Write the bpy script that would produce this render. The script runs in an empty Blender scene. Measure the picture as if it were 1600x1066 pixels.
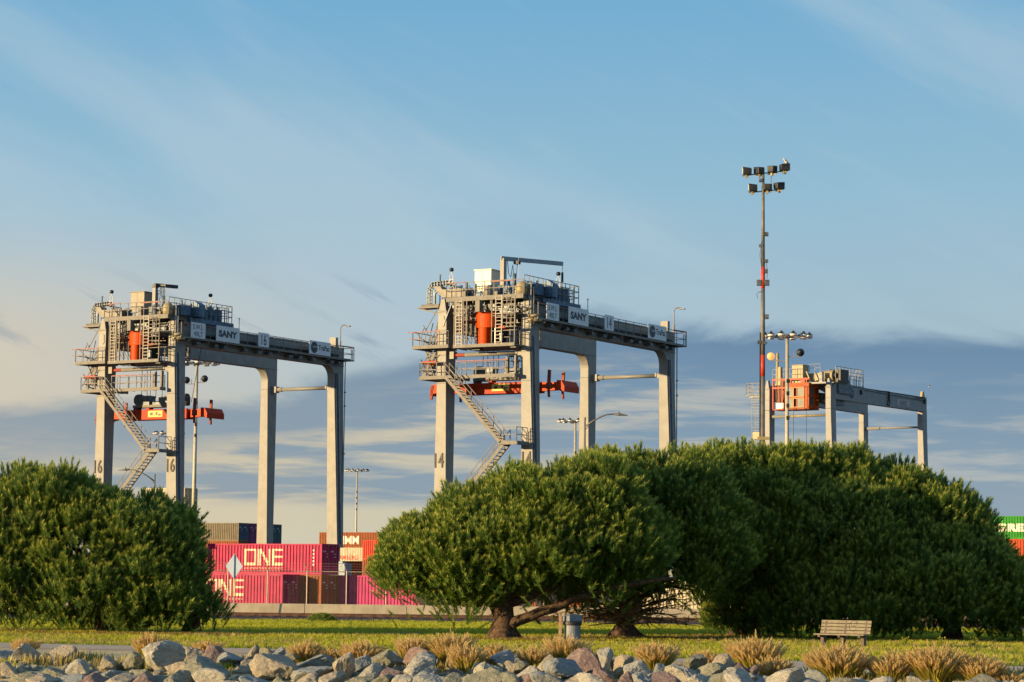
import bpy, math, random
import numpy as np
from mathutils import Vector, Matrix, noise as mnoise
random.seed(7); RNG = np.random.default_rng(7)
S = bpy.context.scene
COL = S.collection

# ------------------------------------------------------------------ camera
F_PX, PITCH, ROLL, CAM_H = 3933.8, .0963, .012, 2.0
cam_d = bpy.data.cameras.new("camera"); cam = bpy.data.objects.new("camera", cam_d); COL.objects.link(cam)
_r0 = Vector((1, 0, 0)); _fw = Vector((0, math.cos(PITCH), math.sin(PITCH))); _u0 = Vector((0, -math.sin(PITCH), math.cos(PITCH)))
_c, _s = math.cos(ROLL), math.sin(ROLL)
CR = _r0*_c + _u0*_s; CU = -_r0*_s + _u0*_c
m = Matrix((CR, CU, -_fw)).transposed().to_4x4(); m.translation = Vector((0, 0, CAM_H))
cam.matrix_world = m
cam_d.sensor_width = 36; cam_d.lens = F_PX/1600*36; cam_d.clip_start = .5; cam_d.clip_end = 6000
S.camera = cam
def at(x, y, Y):
    """photo pixel -> point at distance Y"""
    d = CR*(x-800) - CU*(y-533) + _fw*F_PX
    return Vector((0, 0, CAM_H)) + d*(Y/d.y)

# ------------------------------------------------------------------ light
SUN_EL = math.radians(7.5)
SUN_XY = Vector((-.90, -.44)).normalized()
sun_d = bpy.data.lights.new("sun", 'SUN'); sun_d.energy = 3.75; sun_d.angle = math.radians(.6); sun_d.color = (1, .71, .36)
sun = bpy.data.objects.new("sun", sun_d); COL.objects.link(sun)
sdir = Vector((SUN_XY.x*math.cos(SUN_EL), SUN_XY.y*math.cos(SUN_EL), math.sin(SUN_EL)))
sun.rotation_euler = sdir.to_track_quat('Z', 'Y').to_euler(); sun.location = (-60, -20, 40)
S.view_settings.view_transform = 'Standard'; S.view_settings.look = 'None'
S.view_settings.exposure = 1.15; S.view_settings.gamma = 1; S.view_settings.use_curve_mapping = False

W = bpy.data.worlds.new("World"); S.world = W; W.use_nodes = True
nt = W.node_tree; nt.nodes.clear()
class NG:
    def __init__(s, nt): s.nt = nt; s.n = nt.nodes; s.l = nt.links
    def put(s, sock, v):
        if isinstance(v, bpy.types.NodeSocket): s.l.new(v, sock)
        elif isinstance(v, (tuple, list)) and sock.type == 'RGBA' and len(v) == 3: sock.default_value = (*v, 1)
        else: sock.default_value = v
    def m(s, op, a, b=0., c=None, clamp=False):
        n = s.n.new('ShaderNodeMath'); n.operation = op; n.use_clamp = clamp
        s.put(n.inputs[0], a); s.put(n.inputs[1], b)
        if c is not None: s.put(n.inputs[2], c)
        return n.outputs[0]
    def ss(s, x, a, b, lo=0., hi=1.):
        n = s.n.new('ShaderNodeMapRange'); n.interpolation_type = 'SMOOTHSTEP'
        for i, v in enumerate((x, a, b, lo, hi)): s.put(n.inputs[i], v)
        return n.outputs[0]
    def lin(s, x, a, b, lo=0., hi=1.):
        n = s.n.new('ShaderNodeMapRange')
        for i, v in enumerate((x, a, b, lo, hi)): s.put(n.inputs[i], v)
        return n.outputs[0]
    def vec(s, x, y, z=0.):
        n = s.n.new('ShaderNodeCombineXYZ')
        for i, v in enumerate((x, y, z)): s.put(n.inputs[i], v)
        return n.outputs[0]
    def noise(s, v, scale=1., det=5., rough=.55, dist=0.):
        n = s.n.new('ShaderNodeTexNoise')
        if v is not None: s.l.new(v, n.inputs['Vector'])
        n.inputs['Scale'].default_value = scale; n.inputs['Detail'].default_value = det
        n.inputs['Roughness'].default_value = rough; n.inputs['Distortion'].default_value = dist
        return n.outputs['Fac']
    def mix(s, f, a, b, bt='MIX'):
        n = s.n.new('ShaderNodeMix'); n.data_type = 'RGBA'; n.blend_type = bt
        s.put(n.inputs[0], f); s.put(n.inputs[6], a); s.put(n.inputs[7], b)
        return n.outputs[2]
    def ramp(s, f, stops, interp='LINEAR'):
        n = s.n.new('ShaderNodeValToRGB'); cr = n.color_ramp; cr.interpolation = interp
        while len(cr.elements) < len(stops): cr.elements.new(.5)
        for e, (p, c) in zip(cr.elements, stops): e.position = p; e.color = (*c, 1)
        s.put(n.inputs[0], f); return n.outputs[0]
def srgb(r, g, b):
    f = lambda c: (c/255/12.92) if c/255 <= .04045 else ((c/255+.055)/1.055)**2.4
    return (f(r), f(g), f(b))

g = NG(nt)
sky = g.n.new('ShaderNodeTexSky'); sky.sky_type = 'NISHITA'; sky.sun_disc = False
sky.sun_elevation = SUN_EL; sky.sun_rotation = math.atan2(SUN_XY.x, SUN_XY.y)
sky.air_density = 1.2; sky.dust_density = 1.0; sky.ozone_density = 2.0
tc = g.n.new('ShaderNodeTexCoord'); sp = g.n.new('ShaderNodeSeparateXYZ'); g.l.new(tc.outputs['Generated'], sp.inputs[0])
az = g.m('MULTIPLY', g.m('ARCTAN2', sp.outputs[0], sp.outputs[1]), 57.2958)
el = g.m('MULTIPLY', g.m('ARCSINE', sp.outputs[2]), 57.2958)
base = g.ramp(g.lin(el, 0, 40), [
    (0.0, srgb(214, 201, 164)), (.040, srgb(206, 196, 165)), (.075, srgb(182, 186, 180)), (.115, srgb(168, 188, 198)),
    (.16, srgb(161, 188, 203)), (.225, srgb(146, 186, 208)), (.33, srgb(116, 172, 208)), (.6, srgb(92, 148, 198)), (1.0, srgb(72, 124, 182))])
# thin high cirrus in slanting streaks
ca, sa = math.cos(math.radians(-24)), math.sin(math.radians(-24))
al = g.m('ADD', g.m('MULTIPLY', az, ca), g.m('MULTIPLY', el, sa))
ac = g.m('SUBTRACT', g.m('MULTIPLY', el, ca), g.m('MULTIPLY', az, sa))
cir = g.noise(g.vec(g.m('MULTIPLY', al, .050), g.m('MULTIPLY', ac, .20), 3.3), 1., 6., .52, .4)
cirm = g.m('MULTIPLY', g.ss(cir, .44, .66), g.ss(el, 2., 8., .2, .48))
c1 = g.mix(cirm, base, srgb(182, 202, 214))
fine = g.noise(g.vec(g.m('MULTIPLY', al, .30), g.m('MULTIPLY', ac, 1.9), 8.1), 1., 5., .6, .6)
c1 = g.mix(g.m('MULTIPLY', g.ss(fine, .50, .75), g.ss(el, 1., 7., .30, .05)), c1, srgb(200, 208, 208))
# warm glow towards the sun side, low
warm = g.m('MULTIPLY', g.ss(az, 0., -14.), g.m('MULTIPLY', g.ss(el, 8.6, 5.0), g.ss(el, .0, 2.0)))
c1 = g.mix(g.m('MULTIPLY', warm, .75), c1, srgb(220, 203, 174))
# low layered cloud
wob = g.noise(g.vec(g.m('MULTIPLY', az, .16), g.m('MULTIPLY', el, .5), 1.7), 1., 5., .6, .3)
n1 = g.noise(g.vec(g.m('MULTIPLY', az, .13), g.m('MULTIPLY', el, 1.15), 5.2), 1., 6., .58, .5)
n2 = g.noise(g.vec(g.m('MULTIPLY', az, .30), g.m('MULTIPLY', el, 2.6), 9.4), 1., 5., .6, .8)
edge = g.m('ADD', g.m('ADD', g.ss(az, -9., 3.2, 4.1, 6.15), g.m('MULTIPLY', g.ss(az, 4., 12.), -.55)), g.m('MULTIPLY', g.m('SUBTRACT', wob, .5), 1.8))
bank = g.ss(g.m('SUBTRACT', edge, el), -.05, .55)
gap = g.m('ADD', g.m('MULTIPLY', n1, .62), g.m('MULTIPLY', n2, .38))
open_ = g.m('MULTIPLY', g.ss(gap, .455, .585), g.ss(g.m('SUBTRACT', edge, el), .6, 2.0))
open_ = g.m('MULTIPLY', open_, g.ss(az, -9., 11., 1.15, .80), clamp=True)
low = g.ss(el, 1.2, 2.6)
cb = g.ramp(g.lin(el, 0, 8), [(0, srgb(150, 166, 176)), (.35, srgb(134, 157, 175)), (.6, srgb(112, 143, 170)), (.8, srgb(92, 126, 160)), (1, srgb(88, 122, 158))])
cbl = g.mix(g.m('MULTIPLY', g.ss(az, 6., -10.), .8), cb, srgb(138, 154, 166))
cbank = g.mix(g.m('MULTIPLY', open_, .9), cbl, g.mix(g.ss(az, 10, -8), srgb(182, 186, 182), srgb(208, 196, 168)))
bm = g.m('MULTIPLY', bank, g.m('MAXIMUM', g.ss(g.m('ADD', el, g.m('MULTIPLY', g.m('SUBTRACT', n1, .5), .5)), 1.62, 1.95), g.ss(az, 3., 9.)))
c2 = g.mix(g.m('MULTIPLY', bm, g.ss(az, -14., -1., .84, .96)), c1, cbank)
# detached dark wisps above the bank on the left
wis = g.noise(g.vec(g.m('MULTIPLY', al, .14), g.m('MULTIPLY', ac, 1.2), 21.), 1., 5., .6, .3)
wm = g.m('MULTIPLY', g.m('MULTIPLY', g.ss(wis, .52, .68), g.ss(g.m('ABSOLUTE', g.m('SUBTRACT', el, 5.9)), 1.3, .2)), g.ss(az, 5., 0., .08, .6))
c2 = g.mix(wm, c2, srgb(120, 145, 168))
bgv = g.n.new('ShaderNodeBackground'); g.l.new(c2, bgv.inputs[0]); bgv.inputs[1].default_value = .46
bgn = g.n.new('ShaderNodeBackground'); g.l.new(sky.outputs[0], bgn.inputs[0]); bgn.inputs[1].default_value = .15
mx = g.n.new('ShaderNodeMixShader'); g.l.new(g.ss(el, 14., 40., 1., .35), mx.inputs[0])
g.l.new(bgn.outputs[0], mx.inputs[1]); g.l.new(bgv.outputs[0], mx.inputs[2])
out = g.n.new('ShaderNodeOutputWorld'); g.l.new(mx.outputs[0], out.inputs[0])

# ------------------------------------------------------------------ materials
MATS = {}
def mat(name, col, rough=.6, metal=0., var=.12, scale=3., bump=0., bscale=40., col2=None, spec=.4, emit=None, dirt=0., trans=0.):
    if name in MATS: return MATS[name]
    M = bpy.data.materials.new(name); M.use_nodes = True; q = NG(M.node_tree)
    b = q.n['Principled BSDF']; b.inputs['Roughness'].default_value = rough; b.inputs['Metallic'].default_value = metal
    b.inputs['Specular IOR Level'].default_value = spec
    t = q.n.new('ShaderNodeTexCoord').outputs['Object']
    n = q.noise(t, scale, 6., .6)
    c = q.mix(q.ss(n, .35, .65), tuple(max(0, x*(1-var)) for x in col), col2 if col2 else tuple(min(1, x*(1+var)) for x in col))
    if dirt:
        sv = q.n.new('ShaderNodeSeparateXYZ'); q.l.new(t, sv.inputs[0])
        st = q.noise(q.vec(q.m('MULTIPLY', sv.outputs[0], 5.), q.m('MULTIPLY', sv.outputs[1], 5.), q.m('MULTIPLY', sv.outputs[2], .5)), 1., 5., .7)
        c = q.mix(q.m('MULTIPLY', q.ss(st, .52, .75), dirt), c, (.16, .11, .07))
    q.l.new(c, b.inputs['Base Color'])
    if bump:
        bp = q.n.new('ShaderNodeBump'); bp.inputs['Strength'].default_value = bump; bp.inputs['Distance'].default_value = .02
        q.l.new(q.noise(t, bscale, 5., .6), bp.inputs['Height']); q.l.new(bp.outputs[0], b.inputs['Normal'])
    if emit:
        b.inputs['Emission Color'].default_value = (*emit[0], 1); b.inputs['Emission Strength'].default_value = emit[1]
    MATS[name] = M; return M
M_CRANE = mat('crane_paint', (.222, .222, .205), .5, var=.10, scale=1.0, dirt=.5)
M_CRANE2 = mat('crane_paint_old', (.225, .23, .225), .5, var=.07, scale=1.1, dirt=.3)
M_PLATE = mat('platform_steel', (.155, .148, .13), .6, .1, var=.15, scale=4, dirt=.3)
M_RAIL = mat('railing_steel', (.17, .155, .135), .6, .1, var=.2, scale=3)
M_RAILR = mat('railing_red_primer', (.30, .10, .08), .6, 0, var=.25, scale=3)
M_MACH = mat('machinery_grey', (.11, .13, .15), .5, .3, var=.4, scale=3)
M_MACHB = mat('machinery_blue', (.07, .12, .18), .5, .2, var=.3, scale=3)
M_DARK = mat('dark_steel', (.035, .037, .04), .5, .4, var=.3, scale=4)
M_ROPE = mat('wire_rope', (.06, .055, .05), .6, .3)
M_ORANGE = mat('orange_paint', (.55, .06, .002), .5, spec=.15, var=.1, scale=2, dirt=.15)
M_SPREAD = mat('spreader_orange', (.42, .035, .003), .5, spec=.15, var=.15, scale=2, dirt=.45)
M_RUSTR = mat('rusted_red', (.26, .05, .025), .7, var=.3, scale=5, dirt=.4)
M_GLASS = mat('dark_glass', (.03, .045, .05), .08, 0, var=.3, scale=2, spec=.8)
M_BOXGLARE = mat('electric_house_glare', (.66, .61, .46), .4, .0, var=.04, scale=1.5, dirt=.12)  # pale tone carries the sun's glare on this house
M_SIGNW = mat('sign_white', (.62, .64, .64), .4, var=.05, scale=2, dirt=.1)
M_INK = mat('sign_ink', (.035, .045, .06), .5, var=.1)
M_NUM = mat('number_paint', (.05, .045, .04), .6, var=.2)
M_YEL = mat('yellow_plate', (.72, .52, .10), .5, var=.12, scale=5, dirt=.2)
M_GALV = mat('galvanised_steel', (.30, .29, .26), .5, .2, var=.1, scale=2)
M_GALVD = mat('pole_weathered', (.17, .16, .14), .55, .2, var=.2, scale=2)
M_REDB = mat('pole_red_band', (.55, .045, .02), .5, var=.12)
M_LENS = mat('lamp_lens', (.75, .72, .66), .2, var=.05, spec=.6)
M_LIT = mat('lamp_lit', (.5, .3, .12), .5, spec=.1, emit=((1, .42, .12), .42))
M_CREAMY = mat('machinery_cream', (.34, .275, .14), .5, var=.1, scale=2, dirt=.25)
M_CABW = mat('cab_window_glass', (.07, .09, .09), .35, 0, var=.4, scale=1, spec=.15)
M_TYRE = mat('tyre_rubber', (.02, .02, .02), .9)

# ------------------------------------------------------------------ builders
class MB:
    def __init__(s): s.v = []; s.f = []; s.mi = []; s.cur = 0
    def add(s, vs, fs):
        o = len(s.v); s.v += [tuple(p) for p in vs]; s.f += [tuple(i+o for i in f) for f in fs]; s.mi += [s.cur]*len(fs)
    def box(s, a, b):
        x0, y0, z0 = a; x1, y1, z1 = b
        s.add([(x0, y0, z0), (x1, y0, z0), (x1, y1, z0), (x0, y1, z0), (x0, y0, z1), (x1, y0, z1), (x1, y1, z1), (x0, y1, z1)],
              [(3, 2, 1, 0), (4, 5, 6, 7), (0, 1, 5, 4), (1, 2, 6, 5), (2, 3, 7, 6), (3, 0, 4, 7)])
        return s
    def hexa(s, lo, hi):
        s.add(list(lo)+list(hi), [(3, 2, 1, 0), (4, 5, 6, 7), (0, 1, 5, 4), (1, 2, 6, 5), (2, 3, 7, 6), (3, 0, 4, 7)]); return s
    def bar(s, p, q, w=.06, h=None, up=(0, 0, 1)):
        p, q = Vector(p), Vector(q); h = h or w; d = (q-p)
        if d.length < 1e-6: return s
        d.normalize(); up = Vector(up)
        if abs(d.dot(up)) > .98: up = Vector((1, 0, 0))
        sd = d.cross(up).normalized()*w/2; uu = sd.cross(d).normalized()*h/2
        s.hexa([p-sd-uu, p+sd-uu, q+sd-uu, q-sd-uu], [p-sd+uu, p+sd+uu, q+sd+uu, q-sd+uu]); return s
    def tube(s, p, q, r, n=8, r2=None, cap=True):
        p, q = Vector(p), Vector(q); d = (q-p).normalized(); up = Vector((0, 0, 1)) if abs(d.z) < .95 else Vector((1, 0, 0))
        a = d.cross(up).normalized(); b = a.cross(d); r2 = r if r2 is None else r2; vs = []
        for P, R in ((p, r), (q, r2)):
            for k in range(n):
                t = 2*math.pi*k/n; vs.append(P+a*R*math.cos(t)+b*R*math.sin(t))
        fs = [(k, (k+1) % n, n+(k+1) % n, n+k) for k in range(n)]
        if cap: fs += [tuple(reversed(range(n))), tuple(range(n, 2*n))]
        s.add(vs, fs); return s
    def path(s, pts, r, n=6, radii=None):
        pts = [Vector(p) for p in pts]; vs = []; L = len(pts)
        for i, P in enumerate(pts):
            d = (pts[min(i+1, L-1)]-pts[max(i-1, 0)]).normalized()
            up = Vector((0, 0, 1)) if abs(d.z) < .95 else Vector((1, 0, 0))
            a = d.cross(up).normalized(); b = a.cross(d); R = radii[i] if radii else r
            for k in range(n):
                t = 2*math.pi*k/n; vs.append(P+a*R*math.cos(t)+b*R*math.sin(t))
        fs = [(i*n+k, i*n+(k+1) % n, (i+1)*n+(k+1) % n, (i+1)*n+k) for i in range(L-1) for k in range(n)]
        fs += [tuple(reversed(range(n))), tuple(range((L-1)*n, L*n))]
        s.add(vs, fs); return s
    def lathe(s, prof, o=(0, 0, 0), n=16, axis='z'):
        vs = []
        for r, z in prof:
            for k in range(n):
                t = 2*math.pi*k/n; c, q = r*math.cos(t), r*math.sin(t)
                p = (c, q, z) if axis == 'z' else ((c, z, q) if axis == 'y' else (z, c, q))
                vs.append((p[0]+o[0], p[1]+o[1], p[2]+o[2]))
        L = len(prof); fs = [(i*n+k, i*n+(k+1) % n, (i+1)*n+(k+1) % n, (i+1)*n+k) for i in range(L-1) for k in range(n)]
        fs += [tuple(reversed(range(n))), tuple(range((L-1)*n, L*n))]
        s.add(vs, fs); return s
    def prism(s, poly, axis, a, b):
        """poly in the two other axes (x: (y,z), y: (x,z), z: (x,y)), extruded a..b"""
        n = len(poly); mk = {'x': lambda p, t: (t, p[0], p[1]), 'y': lambda p, t: (p[0], t, p[1]), 'z': lambda p, t: (p[0], p[1], t)}[axis]
        vs = [mk(p, a) for p in poly]+[mk(p, b) for p in poly]
        fs = [tuple(range(n)), tuple(reversed(range(n, 2*n)))]+[((k+1) % n, k, n+k, n+(k+1) % n) for k in range(n)]
        s.add(vs, fs); return s
    def build(s, name, mats, parent=None, smooth=False, bevel=0., loc=None):
        me = bpy.data.meshes.new(name); me.from_pydata(s.v, [], s.f)
        mats = mats if isinstance(mats, (list, tuple)) else [mats]
        for M in mats: me.materials.append(M)
        if len(mats) > 1: me.polygons.foreach_set('material_index', s.mi)
        if smooth: me.polygons.foreach_set('use_smooth', [True]*len(me.polygons))
        me.update(); o = bpy.data.objects.new(name, me); COL.objects.link(o)
        if parent: o.parent = parent
        if loc is not None: o.location = loc
        if bevel:
            bm_ = o.modifiers.new('b', 'BEVEL'); bm_.width = bevel; bm_.segments = 2; bm_.limit_method = 'ANGLE'
        return o
def tag(o, label=None, cat=None, group=None, kind=None):
    if label: o['label'] = label
    if cat: o['category'] = cat
    if group: o['group'] = group
    if kind: o['kind'] = kind
    return o
def thing(name, label, cat, loc=(0, 0, 0), rz=0., group=None):
    o = bpy.data.objects.new(name, None); COL.objects.link(o); o.location = loc; o.rotation_euler = (0, 0, rz)
    o.empty_display_size = .3
    return tag(o, label, cat, group)
def copy_tree(o, parent=None):
    c = o.copy(); COL.objects.link(c); c.parent = parent
    for ch in o.children: copy_tree(ch, c)
    return c
def railing(mb, pts, h=1.1, sp=1.2, t=.055, rails=(1.1, .55), toe=0.):
    for a, b in zip(pts[:-1], pts[1:]):
        a, b = Vector(a), Vector(b); n = max(1, round((b-a).length/sp))
        for k in range(n+1):
            p = a.lerp(b, k/n); mb.bar(p, p+Vector((0, 0, h)), t)
        for r in rails: mb.bar(a+Vector((0, 0, r*h/1.1)), b+Vector((0, 0, r*h/1.1)), t)
        if toe: mb.bar(a+Vector((0, 0, toe/2)), b+Vector((0, 0, toe/2)), .03, toe)
_tc = {}
def text_mesh(body, ext=.012, bold=0.):
    k = (body, ext, bold)
    if k not in _tc:
        cu = bpy.data.curves.new('t', 'FONT'); cu.body = body; cu.extrude = ext; cu.resolution_u = 3; cu.offset = bold
        o = bpy.data.objects.new('t', cu); COL.objects.link(o); bpy.context.view_layer.update()
        me = bpy.data.meshes.new_from_object(o.evaluated_get(bpy.context.evaluated_depsgraph_get()))
        bpy.data.objects.remove(o); _tc[k] = me
    return _tc[k]
def lettering(body, origin, xd, yd, w, h, material, parent, name='lettering', ext=.012, bold=.0):
    """fit text in a w x h box whose lower-left corner is origin; xd, yd: directions"""
    src = text_mesh(body, ext, bold); co = np.empty(len(src.vertices)*3); src.vertices.foreach_get('co', co); co = co.reshape(-1, 3)
    mn, mxx = co.min(0), co.max(0); xd, yd = Vector(xd), Vector(yd); nd = xd.cross(yd)
    me = src.copy(); c2 = np.empty_like(co)
    a = (co[:, 0]-mn[0])/(mxx[0]-mn[0])*w; b = (co[:, 1]-mn[1])/(mxx[1]-mn[1])*h; z = co[:, 2]-mn[2]
    c2 = np.outer(a, xd)+np.outer(b, yd)+np.outer(z, nd)+np.array(origin)
    me.vertices.foreach_set('co', c2.ravel()); me.materials.clear(); me.materials.append(material); me.update()
    o = bpy.data.objects.new(name, me); COL.objects.link(o); o.parent = parent; return o

# ------------------------------------------------------------------ ground
def ground_mat(name, a, b, c, sc, bump=.4, rough=.95, extra=None):
    M = bpy.data.materials.new(name); M.use_nodes = True; q = NG(M.node_tree); bs = q.n['Principled BSDF']
    bs.inputs['Roughness'].default_value = rough; bs.inputs['Specular IOR Level'].default_value = .2
    t = q.n.new('ShaderNodeTexCoord').outputs['Object']
    col = q.mix(q.ss(q.noise(t, sc, 6, .65), .38, .62), a, b)
    col = q.mix(q.ss(q.noise(t, sc*.18, 4, .6), .5, .7), col, c)
    q.l.new(col, bs.inputs['Base Color'])
    bp = q.n.new('ShaderNodeBump'); bp.inputs['Strength'].default_value = bump; bp.inputs['Distance'].default_value = .05
    q.l.new(q.noise(t, sc*6, 6, .7), bp.inputs['Height']); q.l.new(bp.outputs[0], bs.inputs['Normal'])
    return M
M_GRASSG = ground_mat('grass_soil', (.17, .22, .025), (.27, .30, .035), (.34, .25, .08), 1.2)
M_SAND = ground_mat('sandy_soil', (.60, .45, .23), (.68, .52, .28), (.50, .37, .20), 1.5, .5)
M_PATH = ground_mat('gravel_path', (.50, .38, .26), (.60, .47, .33), (.42, .32, .22), 2.2, .4)
M_BALL = ground_mat('ballast_shaded', (.065, .045, .04), (.11, .075, .06), (.05, .035, .035), 4, .8)  # dark brown stands in for the ballast's shaded side
M_ASPH = ground_mat('yard_asphalt', (.05, .05, .05), (.07, .068, .065), (.06, .055, .05), .4, .2)
def sheet(name, rows, material, z=0.):
    """rows: list of (xL,yL,xR,yR) edge lines; ruled surface between them"""
    vs = []; N = 24
    for (x0, y0, x1, y1, *zz) in rows:
        for k in range(N+1):
            t = k/N; vs.append((x0+(x1-x0)*t, y0+(y1-y0)*t, (zz[0] if zz else z)))
    fs = [(i*(N+1)+k, i*(N+1)+k+1, (i+1)*(N+1)+k+1, (i+1)*(N+1)+k) for i in range(len(rows)-1) for k in range(N)]
    mb = MB(); mb.add(vs, fs); return tag(mb.build(name, material), kind='structure')
def crest(x): return 59.9-.172*x
sheet('ground', [(-70, crest(-70), 70, crest(70), 0.), (-70, crest(-70)+2, 70, crest(70)+2, 0.), (-90, 110, 90, 110, 0.), (-200, 400, 200, 400, 0.), (-3000, 5000, 3000, 5000, 0.)], M_GRASSG)
sheet('bank', [(-70, crest(-70)-20, 70, crest(70)-20, -3.8), (-70, crest(-70)-12, 70, crest(70)-12, -2.0), (-70, crest(-70)-6, 70, crest(70)-6, -.62), (-70, crest(-70)-3, 70, crest(70)-3, -.16), (-70, crest(-70), 70, crest(70), 0.)], M_SAND)
def pl(x, up):   # path edges (a line falling towards the viewer on the right)
    return (79.9-(x+16)*.405) if up else (73.4-(x+14.7)*.452)
sheet('sand_strip', [(-60, crest(-60)+.05, 30, crest(30)+.05, .004), (-60, pl(-60, 0)+.6, 30, pl(30, 0)+.6, .004)], M_SAND)
sheet('path', [(-60, pl(-60, 0), 34, pl(34, 0), .012), (-60, pl(-60, 1)-1.2, 34, pl(34, 1)-1.2, .012)], M_PATH)
sheet('railway_ballast', [(-150, 130.5, 150, 130.5, .006), (-150, 132.0, 150, 132.0, .16), (-150, 146, 150, 146, .16), (-150, 147.2, 150, 147.2, .006)], M_BALL)
sheet('yard_pavement', [(-400, 149.8, 400, 149.8, .008), (-1200, 1200, 1200, 1200, .008)], M_ASPH)
M_WATER = mat('bay_water', (.02, .04, .05), .08, bump=.5, bscale=2., spec=.6)
sheet('water', [(-300, -100, 300, -100, -2.6), (-300, 62, 300, 47, -2.6)], M_WATER)
M_STEELR = mat('rail_steel', (.16, .09, .06), .5, .4, var=.3)
M_SLEEP = mat('sleeper_wood', (.07, .05, .04), .85, var=.3)
sl = MB()
for k in range(190):
    x = -60+k*.65; sl.box((x, 132.6, .10), (x+.24, 135.2, .19)); 
track = thing('railway_track', 'rusty railway track on ballast coloured dark for shade, in front of the concrete wall', 'railway track', (0, 0, 0))
tag(sl.build('sleepers', M_SLEEP, track), kind='stuff')
for y in (133.15, 134.6):
    r = MB(); r.prism([(-.07, .19), (.07, .19), (.07, .205), (.012, .215), (.012, .30), (.036, .31), (.036, .345), (-.036, .345), (-.036, .31), (-.012, .30), (-.012, .215), (-.07, .205)], 'x', -90, 90)
    o = r.build('rail', M_STEELR, track); o.location = (0, y, 0)
# concrete wall of cast segments with a fence on it
M_CONC = mat('wall_concrete', (.42, .36, .27), .85, var=.12, scale=1.3, bump=.3, bscale=12, dirt=.25)
wall = thing('concrete_wall', 'long low weathered concrete wall along the far side of the railway track', 'wall', (0, 149, 0))
xw = -60.
while xw < 60:
    b = MB(); b.prism([(-.22, 0), (.16, 0), (.12, .12), (.10, .71), (-.10, .71), (-.14, .12)], 'x', .015, 5.985)
    b.build('wall_segment', M_CONC, wall, loc=(xw, 0, 0), bevel=.01); xw += 6
fence = thing('chain_link_fence', 'chain link fence with top rail and barbed wire on the concrete wall', 'fence', (0, 149.0, .712))
fb = MB(); fb.tube((-60, 0, 1.9), (60, 0, 1.9), .032, 6); fb.build('top_rail', mat('fence_steel', (.40, .30, .24), .5, .3, var=.2), fence)
pmesh = None
for k in range(-24, 25):
    if pmesh is None:
        p = MB(); p.tube((0, 0, 0), (0, 0, 1.95), .04, 8); p.bar((0, 0, 1.9), (-.16, -.22, 2.35), .035)
        po = p.build('fence_post', MATS['fence_steel'], fence); pmesh = po
    else:
        po = pmesh.copy(); COL.objects.link(po)
    po.location = (k*2.33-.25, 0, 0)
mesh = MB()
h = 1.86; stp = .16
x = -34.
while x < 20:       # woven wire, thin real bars
    mesh.bar((x, .03, .02), (x+h, .03, h), .006); mesh.bar((x+h, .03, .02), (x, .03, h), .006); x += stp
for j in range(3):
    t = (j+1)/3; mesh.bar((-60, -.22*t, 1.9+.45*t), (60, -.22*t, 1.9+.45*t), .012)
tag(mesh.build('wire_mesh', mat('fence_wire', (.30, .24, .2), .5, .3), fence), kind='stuff')
# diamond sign seen from its back
sg = thing('diamond_sign', 'grey backed diamond warning sign on a thin post in front of the fence', 'sign', at(364.5, 959, 147.6)); sg.location.z = 0
b = MB(); b.tube((0, .0, 0), (0, 0, 3.55), .035, 8); b.build('post', M_GALV, sg)
b = MB(); b.prism([(-.50, 2.85), (0, 2.10), (.50, 2.85), (0, 3.60)], 'y', -.062, -.052)
b.build('sign_panel', mat('sign_back_sky_sheen', (.55, .66, .78), .5, .0, var=.04, dirt=.05), sg)  # blue in the colour stands for sky reflected by the aluminium
b = MB(); b.bar((0, -.075, 2.15), (0, -.075, 3.55), .06, .03); b.build('stiffener', M_GALVD, sg)

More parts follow.
